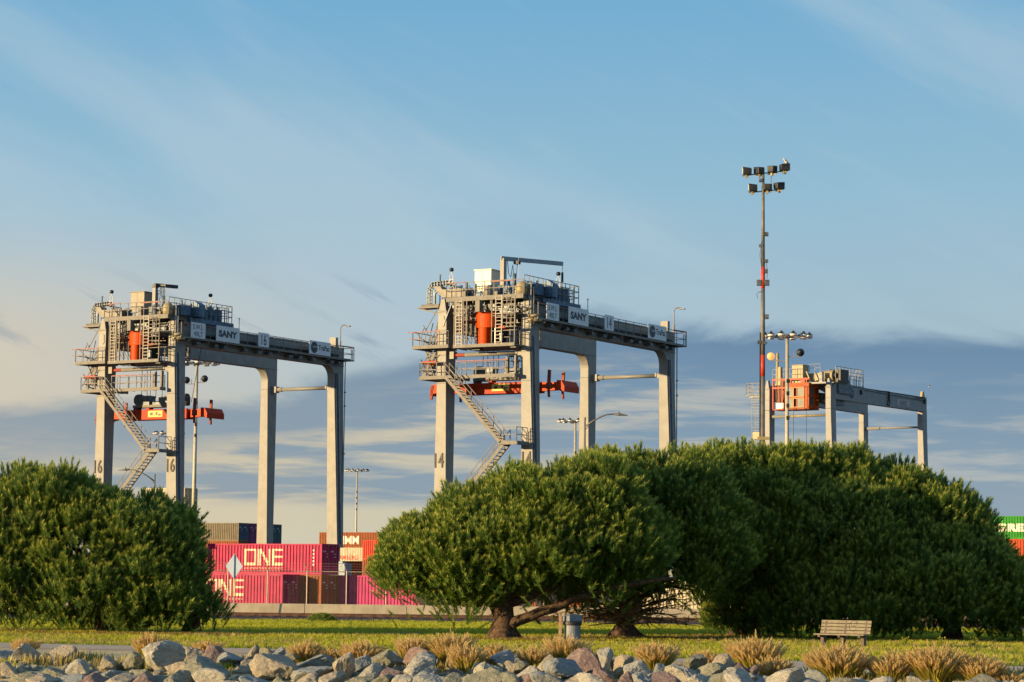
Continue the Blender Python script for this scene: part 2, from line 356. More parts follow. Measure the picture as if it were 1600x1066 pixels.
# ------------------------------------------------------------------ gantry cranes
Wb, Sp = 7.85, 23.5          # wheel base, span
def wl(z): return .82+max(0, 20.3-z)*.028
def leg_section(side, far, z, w0=.82, ld=1.45):
    d = max(0, 20.3-z); w = wl(z)-.82
    u0, u1 = ((-w0-w, 0) if side == 'A' else (Wb-w0, Wb+w))
    if far: v0, v1 = Sp+.024*d, Sp+ld-.008*d
    else: v0, v1 = .022*d, ld-.010*d
    return [(u0, v0, z), (u1, v0, z), (u1, v1, z), (u0, v1, z)]
def crane_legs(t, paint, zt=22.35, heads=True, w0=.82, num=None, zs=20.3):
    for far in (0, 1):
        for side in 'AB':
            b = MB(); ss_ = lambda z: leg_section(side, far, z, w0, 1.45 if w0 > .7 else 1.25)
            b.hexa(ss_(5.3), ss_(zs)); b.hexa(ss_(zs+.001), [(x, y, zt) for x, y, _ in ss_(zs+1)])
            q = ss_(5.3); x0, x1, y0, y1 = q[0][0], q[1][0], q[0][1], q[2][1]
            b.box((x0-.08, y0-.08, 5.22), (x1+.08, y1+.08, 5.3)); b.box((x0+.25, y0+.12, 2.4), (x1-.25, y1-.12, 5.22))
            if not far:   # raised head plates
                x0, x1 = (-w0, 0) if side == 'A' else (Wb-w0, Wb)
                top = 24.4 if heads else 25.1
                b.hexa([(x0, 0, zt), (x1, 0, zt), (x1, 1.0, zt), (x0, 1.0, zt)], [(x0, 0, top-.6), (x1, 0, top-.6), (x1, .8, top-.6), (x0, .8, top-.6)])
                b.box((x0-.05, -.05, top-.6), (x1+.05, .85, top-.5))
                b.prism([(x0+.05, top-.5), (x1-.05, top-.5), (x1-.2, top+.45), (x0+.28, top+.45)], 'y', .0, .5)
                for zz in (22.13, 18.0, 9.0): b.box((x0-.03-(wl(zz)-.82)*(side == 'A'), -.03+.022*max(0, 20.3-zz), zz), (x1+.03+(wl(zz)-.82)*(side == 'B'), 1.0, zz+.05))
                pl_ = [(x0+.50+.17*math.cos(a), 23.05+(.28 if math.sin(a) > 0 else -.28)+.17*math.sin(a)) for a in np.linspace(-math.pi/2, math.pi/2, 9)]
                b.prism(pl_[::-1]+[(x0+.42, 22.6), (x0+.42, 23.5)], 'y', -.05, .0) if heads else None
            lg = b.build('leg', paint, t, bevel=.02)
            if heads:
                c = MB()
                if side == 'B':
                    q5, q2 = ss_(5.6), ss_(20.3)
                    def strip(v0, v1, th, cc):
                        lo = [(q5[1][0]+.003, q5[1][1]+v0, 5.6), (q5[1][0]+th, q5[1][1]+v0, 5.6), (q5[1][0]+th, q5[1][1]+v1, 5.6), (q5[1][0]+.003, q5[1][1]+v1, 5.6)]
                        hi = [(q2[1][0]+.003, q2[1][1]+v0, 21.6), (q2[1][0]+th, q2[1][1]+v0, 21.6), (q2[1][0]+th, q2[1][1]+v1, 21.6), (q2[1][0]+.003, q2[1][1]+v1, 21.6)]
                        cc.hexa(lo, hi)
                    strip(.10, .34, .06, c); c.build('dark_strip', mat('dark_strip', (.06, .09, .14), .6, .2), lg)  # narrow black-blue strip down the outer face of the leg
                    c2 = MB(); strip(.46, .56, .12, c2); c2.build('conduit', M_GALV, lg)
                cl = MB(); xx = -.85 if side == 'A' else Wb
                cl.tube((xx-.25, .4+(Sp if far else 0), 17.6), (xx+(.25), .4+(Sp if far else 0), 17.6), .04, 6); cl.build('pin', M_DARK, lg)
            if num and not far:
                u = (-1.06+.02) if side == 'A' else Wb-.72
                yy = .022*(20.3-11.8)-.028+.006
                lettering(num, (u, yy-.012, 11.25), (1, 0, 0), (0, -.022, 1), .86, 1.18, M_NUM, lg, 'number', .006, .01)
def crane_base(t):
    for far in (0, 1):
        v = .7+(Sp if far else 0)
        b = MB(); b.box((-2.4, v-.4, 1.5), (Wb+2.4, v+.4, 2.4)); b.build('sill_beam', M_CRANE, t)
        for u in (-1.9, -.1, Wb+.1-.9, Wb+1.3):
            w = MB(); w.lathe([(.35, -.32), (.78, -.3), (.82, -.1), (.82, .1), (.78, .3), (.35, .32)], (0, 0, 0), 20, 'y'); w.build('wheel', M_TYRE, t, loc=(u, v, .83))
def gantry_crane(num, loc, a, label):
    t = thing('gantry_crane', label, 'gantry crane', loc, -a, 'rubber tyred gantry cranes in the container yard')
    crane_legs(t, M_CRANE, num=num); crane_base(t)
    E = Sp+1.45
    for u0 in (-.86, Wb-.84):                     # main beams with curved gussets at the far legs
        b = MB(); b.box((u0, .85, 22.35), (u0+.85, E, 24.0)); b.box((u0-.06, .85, 24.0), (u0+.91, E+.05, 24.06)); b.box((u0-.05, 1.5, 22.29), (u0+.90, E, 22.35))
        b.box((u0+.3, .9, 24.06), (u0+.5, E-.3, 24.2))
        R = 1.15; arc = [(Sp+.0-R+R*math.sin(x), 22.29-R+R*math.cos(x)) for x in np.linspace(0, math.pi/2, 9)]
        b.prism([(Sp+.02, 22.29)]+arc, 'x', u0+.02, u0+.83)
        bo = b.build('main_beam', M_CRANE, t, bevel=.012)
        k = MB()
        for i in range(6): k.box((u0+.845, 3.5+i*3.5, 22.36), (u0+.853, 3.53+i*3.5, 23.99))
        k.build('weld_seam', M_GALVD, bo)
        s_ = MB(); s_.box((u0+.05, E-1.25, 24.06), (u0+.75, E-.85, 25.0)); s_.prism([(E-.85, 24.06), (E-.2, 24.06), (E-.5, 24.95)], 'x', u0+.2, u0+.4)
        s_.build('end_buffer', M_CRANE, bo)
    for far in (0, 1):                            # tie rods between the two frames
        v = .55+(Sp+.3 if far else 0); b = MB(); zt = 20.3
        b.tube((1.5 if not far else 1.1, v, zt), (Wb-1.35, v, zt), .17, 12)
        r = b.build('tie_rod', M_CRANE, t, smooth=True)
        e = MB(); e.tube((0.0, v, zt), (1.5 if not far else 1.1, v, zt), .13 if not far else .22, 10); e.box((0, v-.28, zt-.3), (.55, v+.28, zt+.3)); e.build('end_bracket', M_CRANE, r); e = MB(); e.box((Wb-1.35, v-.2, zt-.22), (Wb-.82, v+.2, zt+.22)); e.box((Wb-1.55, v-.22, zt-.1), (Wb-1.4, v+.22, zt+.25))
        e.build('end_bracket', M_CRANE, r)
        if not far:
            for i in range(5): st = MB(); st.tube((.62+.18*i, v, zt), (.72+.18*i, v, zt), .155, 10); st.build('stripe', M_SPREAD, r)
    # long walkway on the outside of beam B
    w = MB(); w.box((Wb+.01, -.3, 22.86), (Wb+.84, E+.05, 22.92)); w.box((Wb+.80, -.3, 22.80), (Wb+.86, E+.05, 22.99)); w.box((Wb-.3, E+.06, 22.8), (Wb+1.0, E+.32, 22.9))
    for i in range(10): w.box((Wb+.01, 1+i*2.55, 22.66), (Wb+.8, 1.12+i*2.55, 22.86))
    wk = w.build('walkway', M_PLATE, t)
    r = MB(); railing(r, [(Wb+.82, -.2, 22.9), (Wb+.82, E+.05, 22.9)], 1.18, 1.32, .05); railing(r, [(Wb+.95, E+.08, 22.9), (Wb+.95, E+.3, 22.9), (Wb-.25, E+.3, 22.9)], 1.15, 1., .05)
    r.build('railing', M_RAIL, wk)
    r = MB(); r.bar((Wb+.82, -.25, 24.12), (Wb+.82, 2.6, 24.12), .07); r.bar((Wb+.82, E-2, 24.12), (Wb+1.0, E+.2, 24.12), .07); r.build('red_handrail', M_RAILR, wk)
    for i in range(11):
        v = 2.2+i*2.15+.5*math.sin(i*2.3); d = MB(); d.box((Wb+.15, v, 22.42), (Wb+.6, v+.55, 22.66)); d.build('junction_box', M_MACH, wk)
    ct = MB(); ct.box((Wb+.02, 2.4, 23.2), (Wb+.25, E-1, 23.36)); ct.build('dark_strip', M_DARK, wk)  # dark cable tray along the beam
    st = MB(); st.tube((Wb+.1, -.55, 23.05), (Wb+.9, -.1, 23.15), .12, 10); st.tube((Wb+.05, -.5, 22.75), (Wb+.95, .2, 22.75), .13, 10); st.build('pipe_stub', M_CREAMY, wk, smooth=True)
    def board(v0, v1, z0, z1, txt):
        b = MB(); b.box((Wb+.865, v0, z0), (Wb+.905, v1, z1)); o = b.build('sign_board', M_SIGNW, t, bevel=.006)
        for body, x, y, ww, hh, bold in txt: lettering(body, (Wb+.903, v0+x, z0+y), (0, 1, 0), (0, 0, 1), ww, hh, M_INK, o, 'lettering', .006, bold)
        return o
    board(1.0, 2.98, 22.93, 24.28, [('S.W.L', .28, .76, 1.35, .42, .0), ('40LT', .38, .16, 1.25, .42, .0)])
    board(4.5, 7.8, 22.95, 24.32, [('SANY', .32, .38, 2.65, .62, .055)])
    board(10.55, 12.1, 22.97, 24.24, [(num, .42, .16, .74, .95, .0)])
    tp = board(18.2, 21.55, 22.97, 24.22, [('TraPac', 1.42, .42, 1.75, .50, .02)])
    lg = MB(); lg.lathe([(.0, 0), (.52, 0), (.52, .02), (0, .02)], (Wb+.904, 18.2+.78, 23.6), 28, 'x'); lo = lg.build('logo_disc', M_INK, tp)
    st = MB()
    for k, zz in enumerate((.06, -.04)): st.prism([(18.98-.30+k*.1, 23.6+zz+.02), (19.5, 23.6+zz+.06), (19.5, 23.6+zz+.10), (18.98-.30+k*.1, 23.6+zz+.05)], 'x', Wb+.925, Wb+.931)
    st.build('logo_stripe', M_SIGNW, tp)
    # walkway lamp, antenna
    l = MB(); l.path([(Wb+.7, 23.35, 22.9), (Wb+.7, 23.35, 25.7), (Wb+.74, 23.4, 25.98), (Wb+.95, 23.5, 26.1), (Wb+1.3, 23.7, 26.02)], .055, 8); l.tube((Wb+.7, 23.35, 22.9), (Wb+.7, 23.35, 24.6), .10, 8)
    lo = l.build('walkway_lamp', M_GALV, t); l = MB(); l.box((Wb+1.1, 23.5, 25.94), (Wb+1.6, 23.8, 26.02)); l.build('lamp_head', M_GALVD, lo)
    an = MB(); an.tube((Wb+.82, 7.8, 23.9), (Wb+.82, 7.8, 25.2), .03, 6); an.box((Wb+.77, 7.75, 25.15), (Wb+.87, 7.85, 25.25)); an.tube((Wb+.1, -.1, 22), (Wb+.1, -.1, 25.9), .05, 6); an.tube((Wb+.35, -.1, 22.5), (Wb+.35, -.1, 25.4), .035, 6); an.build('antenna', M_GALV, t)
    pp = MB(); pp.tube((Wb+.25, E-.1, 5.4), (Wb+.25, E-.1, 23), .05, 6)
    for zz in (18.5, 19.8, 14.): pp.box((Wb+.18, E-.15, zz), (Wb+.34, E+.02, zz+.12))
    pp.build('conduit', M_GALV, t)
    # platforms and stairs at the near end
    def platform(u0, u1, v0, v1, z, sides, name='platform'):
        b = MB(); b.box((u0, v0, z-.05), (u1, v1, z)); b.box((u0, v0-.02, z-.22), (u1, v0+.05, z+.06)); b.box((u0-.02, v0, z-.22), (u0+.05, v1, z+.06)); b.box((u1-.05, v0, z-.22), (u1+.02, v1, z+.06))
        for k in range(int((u1-u0)/1.2)+1): b.box((u0+k*1.2, v0, z-.2), (u0+k*1.2+.06, v1, z-.05))
        o = b.build(name, M_PLATE, t); r = MB(); railing(r, sides, 1.15, .85, .055, toe=0.0); r.build('railing', M_RAIL, o); return o
    vf, vb = -.95, -.06
    p = platform(-2.62, .8, vf, 1.9, 21.0, [(-2.6, 1.9, 21), (-2.6, vf, 21), (.8, vf, 21), (.8, .0, 21)])
    r = MB(); r.bar((-3.1, vf, 22.15), (.0, vf, 22.17), .06); r.bar((-3., vf, 21.6), (-1.8, vf, 21.6), .05); r.build('red_handrail', M_RAILR, p)
    p = platform(-1.9, 1.1, vf, 1.9, 18.5, [(-1.88, 1.9, 18.5), (-1.88, vf, 18.5), (.55, vf, 18.5)])
    ob = MB(); ob.box((-1.8, -.7, 19.55), (-.5, -.3, 19.8)); ob.box((-1.2, 1.0, 18.5), (-.9, 1.5, 19.9)); ob.build('cable_box', M_SPREAD, p)
    p = platform(1.1, Wb-.9, vf+.15, vb, 18.5, [(1.5, vf+.15, 18.5), (Wb-1.7, vf+.15, 18.5)])
    r = MB(); r.bar((1.5, vf+.13, 19.67), (Wb-1.7, vf+.13, 19.67), .065); r.build('red_handrail', M_RAILR, p)
    r = MB(); railing(r, [(1.5, vb, 18.5), (Wb-1.0, vb, 18.5)], 1.1, 1.3, .05); r.box((5.9, -.5, 18.5), (6.1, -.2, 19.9)); r.box((Wb-1.15, -.5, 18.5), (Wb-1.0, -.2, 20.0)); r.build('railing', M_RAIL, p)
    def stair(u0, z0, u1, z1, v0, v1, name='stairs'):
        L = math.hypot(u1-u0, z1-z0); n = int(abs(z1-z0)/.26); b = MB()
        for v in (v0, v1): b.bar((u0, v, z0), (u1, v, z1), .05, .26, up=(0, 1, 0) if False else (0, 0, 1))
        o = b.build(name, M_PLATE, t); s2 = MB()
        for i in range(1, n):
            k = i/n; u, z = u0+(u1-u0)*k, z0+(z1-z0)*k; s2.box((u-.13, v0, z), (u+.13, v1, z+.045))
        s2.build('treads', M_PLATE, o)['kind'] = 'stuff'
        r = MB()
        for v in (v0, v1):
            m_ = max(2, int(L/1.3)); up = Vector((0, 0, 1.05))
            for i in range(m_+1): q = Vector((u0+(u1-u0)*i/m_, v, z0+(z1-z0)*i/m_)); r.bar(q, q+up, .045)
            for hh in (1.05, .55): r.bar((u0, v, z0+hh), (u1, v, z1+hh), .045)
        r.build('railing', M_RAIL, o)
    stair(1.0, 18.5, 6.25, 13.1, -1.85, -1.05)
    platform(6.1, Wb-.05, -1.75, .0, 13.1, [(6.5, -1.75, 13.1), (Wb-.1, -1.75, 13.1), (Wb-.1, -.1, 13.1)], 'stair_landing')
    stair(6.2, 13.1, 1.1, 7.55, -.98, -.12)
    platform(-.35, 1.15, -1.9, .0, 7.5, [(-.33, -.1, 7.5), (-.33, -1.88, 7.5), (.9, -1.88, 7.5)], 'stair_landing')
    stair(1.1, 7.5, 6.0, 2.5, -1.9, -1.05)
    stair(-1.0, 21.0, -2.4, 18.55, .3, 1.1)                                   # behind leg A
    stair(-1.9, 21.1, -.9, 24.4, 1.2, 1.8)
    lb = MB()
    for i in range(9): lb.bar((-2.5+.12*i, .9, 20.6-.25*i), (-2.1+.12*i, .9, 20.6-.25*i), .05, .12)
    lb.bar((-2.65, 1.2, 21.0), (-1.7, 1.2, 18.6), .07); lb.bar((-2.2, .2, 21.0), (-1.2, .2, 18.6), .07); 
    rb_ = random.Random(8)
    for i in range(22): u = rb_.uniform(-2.5, -.9); z = rb_.uniform(18.6, 22.3); lb.bar((u, rb_.uniform(-.5, 1.6), z), (u+rb_.uniform(-.5, .5), rb_.uniform(-.5, 1.6), z+rb_.uniform(.2, .9)), .05)
    lb.bar((-2.3, .2, 22.1), (-1.0, .4, 24.3), .06); lb.bar((-2.0, .6, 21.2), (-.9, .8, 23.6), .06); lb.bar((-2.4, .9, 21.0), (-1.6, .5, 23.0), .05)
    lb.build('brace', M_RAIL, t)['kind'] = 'stuff'
    # cable chain goose neck at the outside of leg A
    gp = MB(); gp.box((-2.85, .1, 24.2), (-.86, 1.3, 24.33)); gp.bar((-2.7, .3, 24.2), (-.9, .3, 23.7), .1); gk = gp.build('chain_platform', M_PLATE, t)
    gp = MB()
    arc = [(-2.05, .6, 24.35), (-2.05, .6, 25.75), (-1.75, .6, 26.15), (-.1, .6, 26.25), (.25, .6, 25.9), (.4, .6, 25.4)]
    for i in range(len(arc)-1):
        a_, b2 = Vector(arc[i]), Vector(arc[i+1]); n = max(1, int((b2-a_).length/.24))
        d = (b2-a_).normalized(); nn = Vector((d.z, 0, -d.x))
        for sgn in (-.2, .2): gp.bar(a_+nn*sgn, b2+nn*sgn, .08)
        gp.bar(a_, b2, .12, .1)
        for k in range(n): q = a_.lerp(b2, k/n); gp.bar(q-nn*.2, q+nn*.2, .3, .035)
    gp.bar((-1.55, .6, 24.3), (-1.55, .6, 25.7), .16); gp.bar((-1.55, .6, 25.4), (-.9, .6, 26.0), .14); gp.build('cable_chain', M_MACH, gk)
    gp = MB(); gp.tube((-.98, .5, 24.3), (-.98, .5, 26.9), .045, 6); gp.tube((-.75, .5, 24.3), (-.75, .5, 26.1), .035, 6); gp.box((-2.7, .4, 24.33), (-1.0, 1.0, 24.55)); gp.box((-1.05, .45, 26.85), (-.9, .55, 26.95)); gp.build('mast', M_DARK, gk)
    # power unit beside the far leg
    pu = MB(); pu.box((Wb+.35, Sp+.0, 2.45), (Wb+1.6, Sp+1.1, 3.75)); pu.box((Wb+.5, Sp+.2, 3.75), (Wb+1.2, Sp+.8, 3.95)); pu.build('power_unit', mat('power_unit_blue', (.16, .22, .27), .5, .1, var=.2), t, bevel=.03)
    lp = MB(); lp.box((Wb+.1, Sp+.1, 4.85), (Wb+.5, Sp+.4, 5.05)); lp.build('floodlight', M_LENS, t)
    return t

def trolley(num, parent_loc, a, label, jib):
    R = Matrix.Rotation(-a, 4, 'Z'); loc = Vector(parent_loc)+R@Vector((0, 3.5, 24.2))
    t = thing('crane_trolley', label, 'crane trolley', loc, -a, 'hoist trolleys on top of the gantry cranes')
    O = (0, -3.5, -24.2)
    def bd(mb, name, m_, p=None, mode='D', **k):
        du, dv, dz = {'C': (2.72, -2.9, -.5), 'D': (2.0, -1.9, -.38), 'R': (0, 0, -.38)}[mode]
        mb.v = [(x+du, y+dv-3.5, z+dz-24.2) for x, y, z in mb.v]; return mb.build(name, m_, p or t, **k)
    b = MB(); b.box((.5, -.9, 24.85), (7.7, -.65, 25.22)); b.box((-.6, 6.7, 24.85), (7.8, 7.0, 25.22)); b.box((.5, -.65, 25.15), (7.7, 1.4, 25.21)); b.box((-.6, 1.4, 25.15), (7.7, 6.7, 25.22))
    for u in (-.5, .9, 3.3, 5.8, 7.3): b.box((u, -.65 if u > 0 else 1.4, 24.87), (u+.25, 6.7, 25.15))
    fr = bd(b, 'deck_frame', M_PLATE, mode='R', bevel=.01)
    b = MB(); b.box((-2.2, 1.45, 25.3), (-.2, 2.55, 25.95)); b.prism([(-3.0, 26.25), (-2.5, 25.6), (-2.2, 25.35), (-2.2, 25.95), (-2.4, 26.25)], 'y', 1.5, 2.3); bd(b, 'cantilever_bracket', M_GALVD, fr)
    for u in (-.45, Wb-.42):                      # wheel trucks on the beam rails
        b = MB(); b.box((u-.25, 1.4, 24.62), (u+.25, 6.9, 24.87)); bd(b, 'end_truck', M_MACH, fr, mode='R')
    # hanging cage of posts down to the cab floor
    b = MB(); b.box((-1.1, 1.4, 21.22), (4.6, 5.5, 21.32)); b.box((-1.1, 1.35, 21.16), (4.6, 1.45, 21.42)); b.box((3.5, 1.4, 22.65), (4.7, 2.2, 22.75)); fl = bd(b, 'cab_platform', M_PLATE, mode='C')
    b = MB(); b.box((.3, 2., 21.0), (1.0, 2.5, 21.2)); b.box((4.1, 1.6, 21.02), (4.6, 2.0, 21.25)); bd(b, 'floodlight', M_DARK, fl, mode='C')
    b = MB()
    for u in (-1.05, -.55, -.2, .1, 2.45, 4.55):
        for v in (1.45, 5.4): b.bar((u, v, 21.3), (u, v, 24.9), .07)
    for z in (21.85, 22.4, 23.0, 23.6, 24.2):
        b.bar((-1.05, 1.45, z), (.1, 1.45, z), .05); b.bar((-1.05, 5.4, z), (4.5, 5.4, z), .05); b.bar((2.45, 1.45, z), (4.55, 1.45, z), .05) if z in (22.4, 23.6) else None
    b.box((-1.05, 1.45, 23.35), (.2, 5.2, 23.42)); b.box((2.4, 1.45, 23.75), (4.6, 5.2, 23.82))
    for u in (3.55, 3.95, 4.35, 4.7):
        b.bar((u, 1.25, 22.7), (u, 1.25, 25.1), .05)
    for z in (23.0, 23.35, 23.7, 24.05, 24.4, 24.75): b.bar((3.55, 1.25, z), (4.7, 1.25, z), .04)
    for i in range(7): b.bar((-1.05, 1.6+.6*i, 21.3), (-1.05, 1.6+.6*i, 24.9), .05); b.bar((4.6, 1.6+.6*i, 21.3), (4.6, 1.6+.6*i, 22.4), .05)
    for z in (21.9, 22.4): b.bar((4.6, 1.45, z), (4.6, 5.4, z), .05)
    b.bar((-1.0, 1.5, 24.2), (.1, 1.5, 23.4), .05); b.bar((.1, 1.5, 24.2), (-.5, 1.5, 23.4), .05)
    bd(b, 'cage_post', M_RAIL, fl, mode='C')
    for u, z0, z1 in ((2.85, 21.3, 25.2), (-.85, 21.3, 25)):
        b = MB()
        for du in (0, .55): b.bar((u+du, 1.38, z0), (u+du, 1.38, z1), .07)
        z = z0+.2
        while z < z1: b.bar((u, 1.38, z), (u+.55, 1.38, z), .05); z += .28
        bd(b, 'ladder', mat('ladder_steel', (.22, .205, .18), .5, .1), fl, mode='C')
    # hoisting gear below the deck: dark drums, motors and beams
    b = MB(); b.tube((-1.3, 3.4, 24.5), (4.7, 3.4, 24.5), .42, 14); b.tube((-1.3, 5.4, 24.3), (4.7, 5.4, 24.3), .5, 14); b.box((.5, 2.2, 24.1), (2.6, 4.4, 24.9)); b.box((2.9, 2.0, 23.5), (4.7, 4.0, 24.2)); b.box((-1.4, 2.4, 23.9), (-.2, 4.1, 24.9)); b.box((-1.2, 5.0, 23.0), (4.6, 5.9, 23.9))
    b.bar((2.4, 1.7, 24.3), (4.9, 1.7, 23.9), .1); b.bar((-1.2, 1.7, 24.0), (1.0, 1.7, 24.55), .08)
    bd(b, 'hoist_drum', M_MACH)
    b = MB(); b.box((.85, 1.5, 24.0), (1.25, 2.0, 24.95)); bd(b, 'hanger', M_PLATE, mode='C')
    # operator cab: rounded orange top, central column, glass on both sides
    b = MB()
    def rounded(cx, r, y0, y1, n=14): return [(cx-r*math.cos(math.pi*k/n), y0-r*.75*math.sin(math.pi*k/n)+r*.75) for k in range(n+1)]+[(cx+r, y1), (cx-r, y1)]
    b.prism(rounded(1.17, .95, 2.05, 4.6), 'z', 22.8, 23.9); b.prism(rounded(1.17, .86, 2.14, 4.5), 'z', 23.9, 24.05)
    b.prism(rounded(1.17, .43, 2.0, 3.0), 'z', 21.3, 22.8)
    for u in (.22, 2.04): b.box((u, 2.75, 21.35), (u+.08, 2.9, 22.8)); b.box((u, 4.5, 21.35), (u+.08, 4.6, 22.8))
    b.box((.22, 2.75, 21.32), (2.12, 4.6, 21.45)); b.box((2.13, 2.8, 22.75), (2.9, 2.9, 22.95))
    cb_ = bd(b, 'operator_cab', M_ORANGE, mode='C', bevel=.02)
    for u0, u1 in ((.30, .75), (1.6, 2.04)):
        b = MB(); b.box((u0, 2.78, 21.45), (u1, 2.82, 22.8)); bd(b, 'window', mat('cab_glass_olive', (.05, .055, .03), .5, spec=.2), cb_, mode='C')
    b = MB(); b.box((2.09, 2.5, 21.5), (2.12, 4.5, 22.75)); bd(b, 'window', M_GLASS, cb_, mode='C')
    b = MB(); b.box((2.122, 2.9, 22.9), (2.14, 4.4, 23.7)); bd(b, 'door', M_DARK, cb_, mode='C')
    b = MB(); b.tube((2.75, 2.4, 21.7), (2.75, 2.4, 22.1), .12, 10); b.tube((2.75, 2.4, 22.15), (2.75, 2.4, 22.3), .16, 10); bd(b, 'warning_horn', M_LENS, cb_, mode='C')
    # deck equipment
    r = MB(); railing(r, [(.5, -.85, 25.22), (7.65, -.85, 25.22)], 1.15, .9, .05); railing(r, [(.5, -.85, 25.2), (.5, 1.4, 25.2), (-.6, 1.4, 25.2), (-.6, 6.9, 25.2), (7.7, 6.9, 25.2)], 1.1, 1.1, .05)
    railing(r, [(7.75, -.85, 25.2), (7.75, 7.9, 25.2), (6.4, 8.6, 25.2), (6.2, 7.2, 25.2)], 1.5, .75, .05, rails=(1.1, .75, .4))
    bd(r, 'railing', M_RAIL, fr, mode='R')
    r = MB(); r.bar((.9, -.88, 26.37), (2.3, -.88, 26.37), .06); r.bar((4.6, -.88, 26.3), (6.9, -.88, 26.3), .06); bd(r, 'red_handrail', M_RAILR, fr, mode='R')
    b = MB(); b.box((.38, 2.3, 25.3), (1.92, 4.2, 27.45)); b.box((.30, 2.22, 27.45), (2.0, 4.28, 27.52)); eh = bd(b, 'electric_house', M_BOXGLARE if num == '14' else mat('electric_house_beige', (.24, .215, .155), .5, var=.08, dirt=.3), bevel=.015)
    b = MB(); b.box((.33, 2.2, 25.28), (1.97, 2.29, 25.75)); bd(b, 'skirt', M_MACHB, eh)
    b = MB(); b.box((1.1, 2.285, 25.9), (1.13, 2.297, 27.4)); b.box((.45, 2.285, 26.1), (1.85, 2.297, 26.14)); bd(b, 'door_seam', M_GALVD, eh)
    rr = random.Random(int(num)*3)
    b = MB(); b.tube((3.9, 2.6, 25.6), (5.6, 2.6, 25.6), .32, 12); b.box((2.6, 2.3, 25.22), (3.6, 3.4, 26.1)); b.tube((4.1, 2.3, 25.2), (4.1, 2.3, 27.0), .16, 10); b.box((4.6, 2.5, 25.3), (5.9, 3.9, 26.15))
    b.prism([(4.9, 25.25), (6.5, 25.25), (6.5, 26.3), (6.0, 26.6), (5.4, 26.3)], 'y', 4.2, 5.1)
    bd(b, 'hoist_motor', M_MACHB)
    b = MB(); b.lathe([(.0, 0), (.42, 0), (.48, .35), (.48, .7), (.3, 1.0), (.0, 1.05)], (5.2, 1.6, 25.22), 16); bd(b, 'tank', M_CREAMY, smooth=True)
    b = MB(); b.box((6.3, .2, 25.22), (7.4, 2.1, 26.0))
    for i in range(7):
        v = 2.6+i*.62; hh = rr.uniform(.5, 1.25); b.box((6.7, v, 25.22), (7.5, v+.42, 25.22+hh))
        if i % 2: b.tube((7.3, v+.2, 25.3+hh), (6.5, v+.2, 25.3+hh), .22, 10)
    b.box((6.6, 1.9, 24.8), (7.9, 8.0, 25.18)); b.box((7.2, 7.0, 24.5), (7.6, 7.4, 24.9))
    bd(b, 'machinery', M_MACHB, mode='R')
    b = MB()
    for i in range(6): q0 = (rr.uniform(-1.8, .2), rr.uniform(2, 5), 25.22); b.box(q0, (q0[0]+rr.uniform(.25, .6), q0[1]+.5, 25.22+rr.uniform(.3, 1.)))
    for i in range(6): q0 = (rr.uniform(2.3, 6.2), rr.uniform(2, 6), 25.22); b.tube(q0, (q0[0], q0[1], 25.22+rr.uniform(.5, 1.4)), rr.uniform(.06, .16), 8)
    b.path([(-.2, 1.9, 25.4), (.0, 1.9, 25.9), (.3, 2.0, 26.0), (.3, 2.0, 25.3)], .09, 6)
    bd(b, 'valve_gear', M_MACH)['kind'] = 'stuff'
    b = MB(); c2 = MB()
    for i in range(46):
        u = rr.uniform(.5, 7.2); v = rr.uniform(-.6, 1.2); k = i % 4
        if k == 0: w = rr.uniform(.12, .45); (b if i % 8 else c2).box((u, v, 25.21), (u+w, v+.4, 25.22+rr.uniform(.25, .95)))
        elif k == 1: b.path([(u, v, 25.2), (u+.1, v, 25.2+rr.uniform(.4, 1.0)), (u+rr.uniform(.3, .9), v, 25.3+rr.uniform(.2, .9)), (u+1., v, 25.2)], .035, 5)
        elif k == 2: b.bar((u, v, 24.85), (u+rr.uniform(-.8, .8), v, 24.85-rr.uniform(.5, 1.8)), rr.uniform(.04, .09))
        else: c2.tube((u, v, 24.5-rr.uniform(0, .8)), (u+rr.uniform(.4, 1.6), v, 24.5-rr.uniform(0, .8)), rr.uniform(.03, .07), 6)
    bd(b, 'pipework', M_MACH, mode='R')['kind'] = 'stuff'; bd(c2, 'pipework', M_RAIL, mode='R')['kind'] = 'stuff'
    b = MB()
    for i in range(5): b.path([(1.2+i*.35, -.3, 24.6), (1.3+i*.35, -.3, 23.2-.2*i), (1.6+i*.3, -.2, 22.4), (1.9+i*.3, .1, 21.6)], .025, 5)
    for u in (1.2, 1.75, 2.3): b.bar((u, -.75, 21.3), (u, -.75, 24.5), .05)
    for z in (21.7, 22.2, 22.7, 23.2, 23.7): b.bar((1.2, -.75, z), (2.3, -.75, z), .04)
    bd(b, 'hanging_cable', M_RAIL, mode='R')['kind'] = 'stuff'
    b = MB(); c2 = MB(); c3 = MB()
    for i in range(15):
        u = 1.35+i*.4+rr.uniform(-.08, .08); v = rr.choice([-.75, .3, 1.6, 2.6]); z1 = 24.9; z0 = rr.choice([21.4, 21.4, 22.2, 23.0])
        if 2.9 < u < 4.9 and v < 1: z0 = 24.0
        (b if i % 2 else c2).bar((u, v, z0), (u, v, z1), .06)
    for z in (21.95, 22.5, 23.05, 23.6, 24.15, 24.6):
        for v in (.3, 1.8): a0 = rr.uniform(1.3, 2.2); (b if v > 1 else c2).bar((a0, v, z), (a0+rr.uniform(.8, 1.5), v, z), .045); a0 = rr.uniform(4.9, 5.6); (b if v > 1 else c2).bar((a0, v, z), (a0+rr.uniform(.9, 1.6), v, z), .045)
    for i in range(26): u = rr.uniform(.6, 7.3); z = rr.uniform(23.9, 24.9); v = rr.uniform(-.5, 3); w = rr.uniform(.15, .7); c3.box((u, v, z-rr.uniform(.1, .4)), (u+w, v+.3, z))
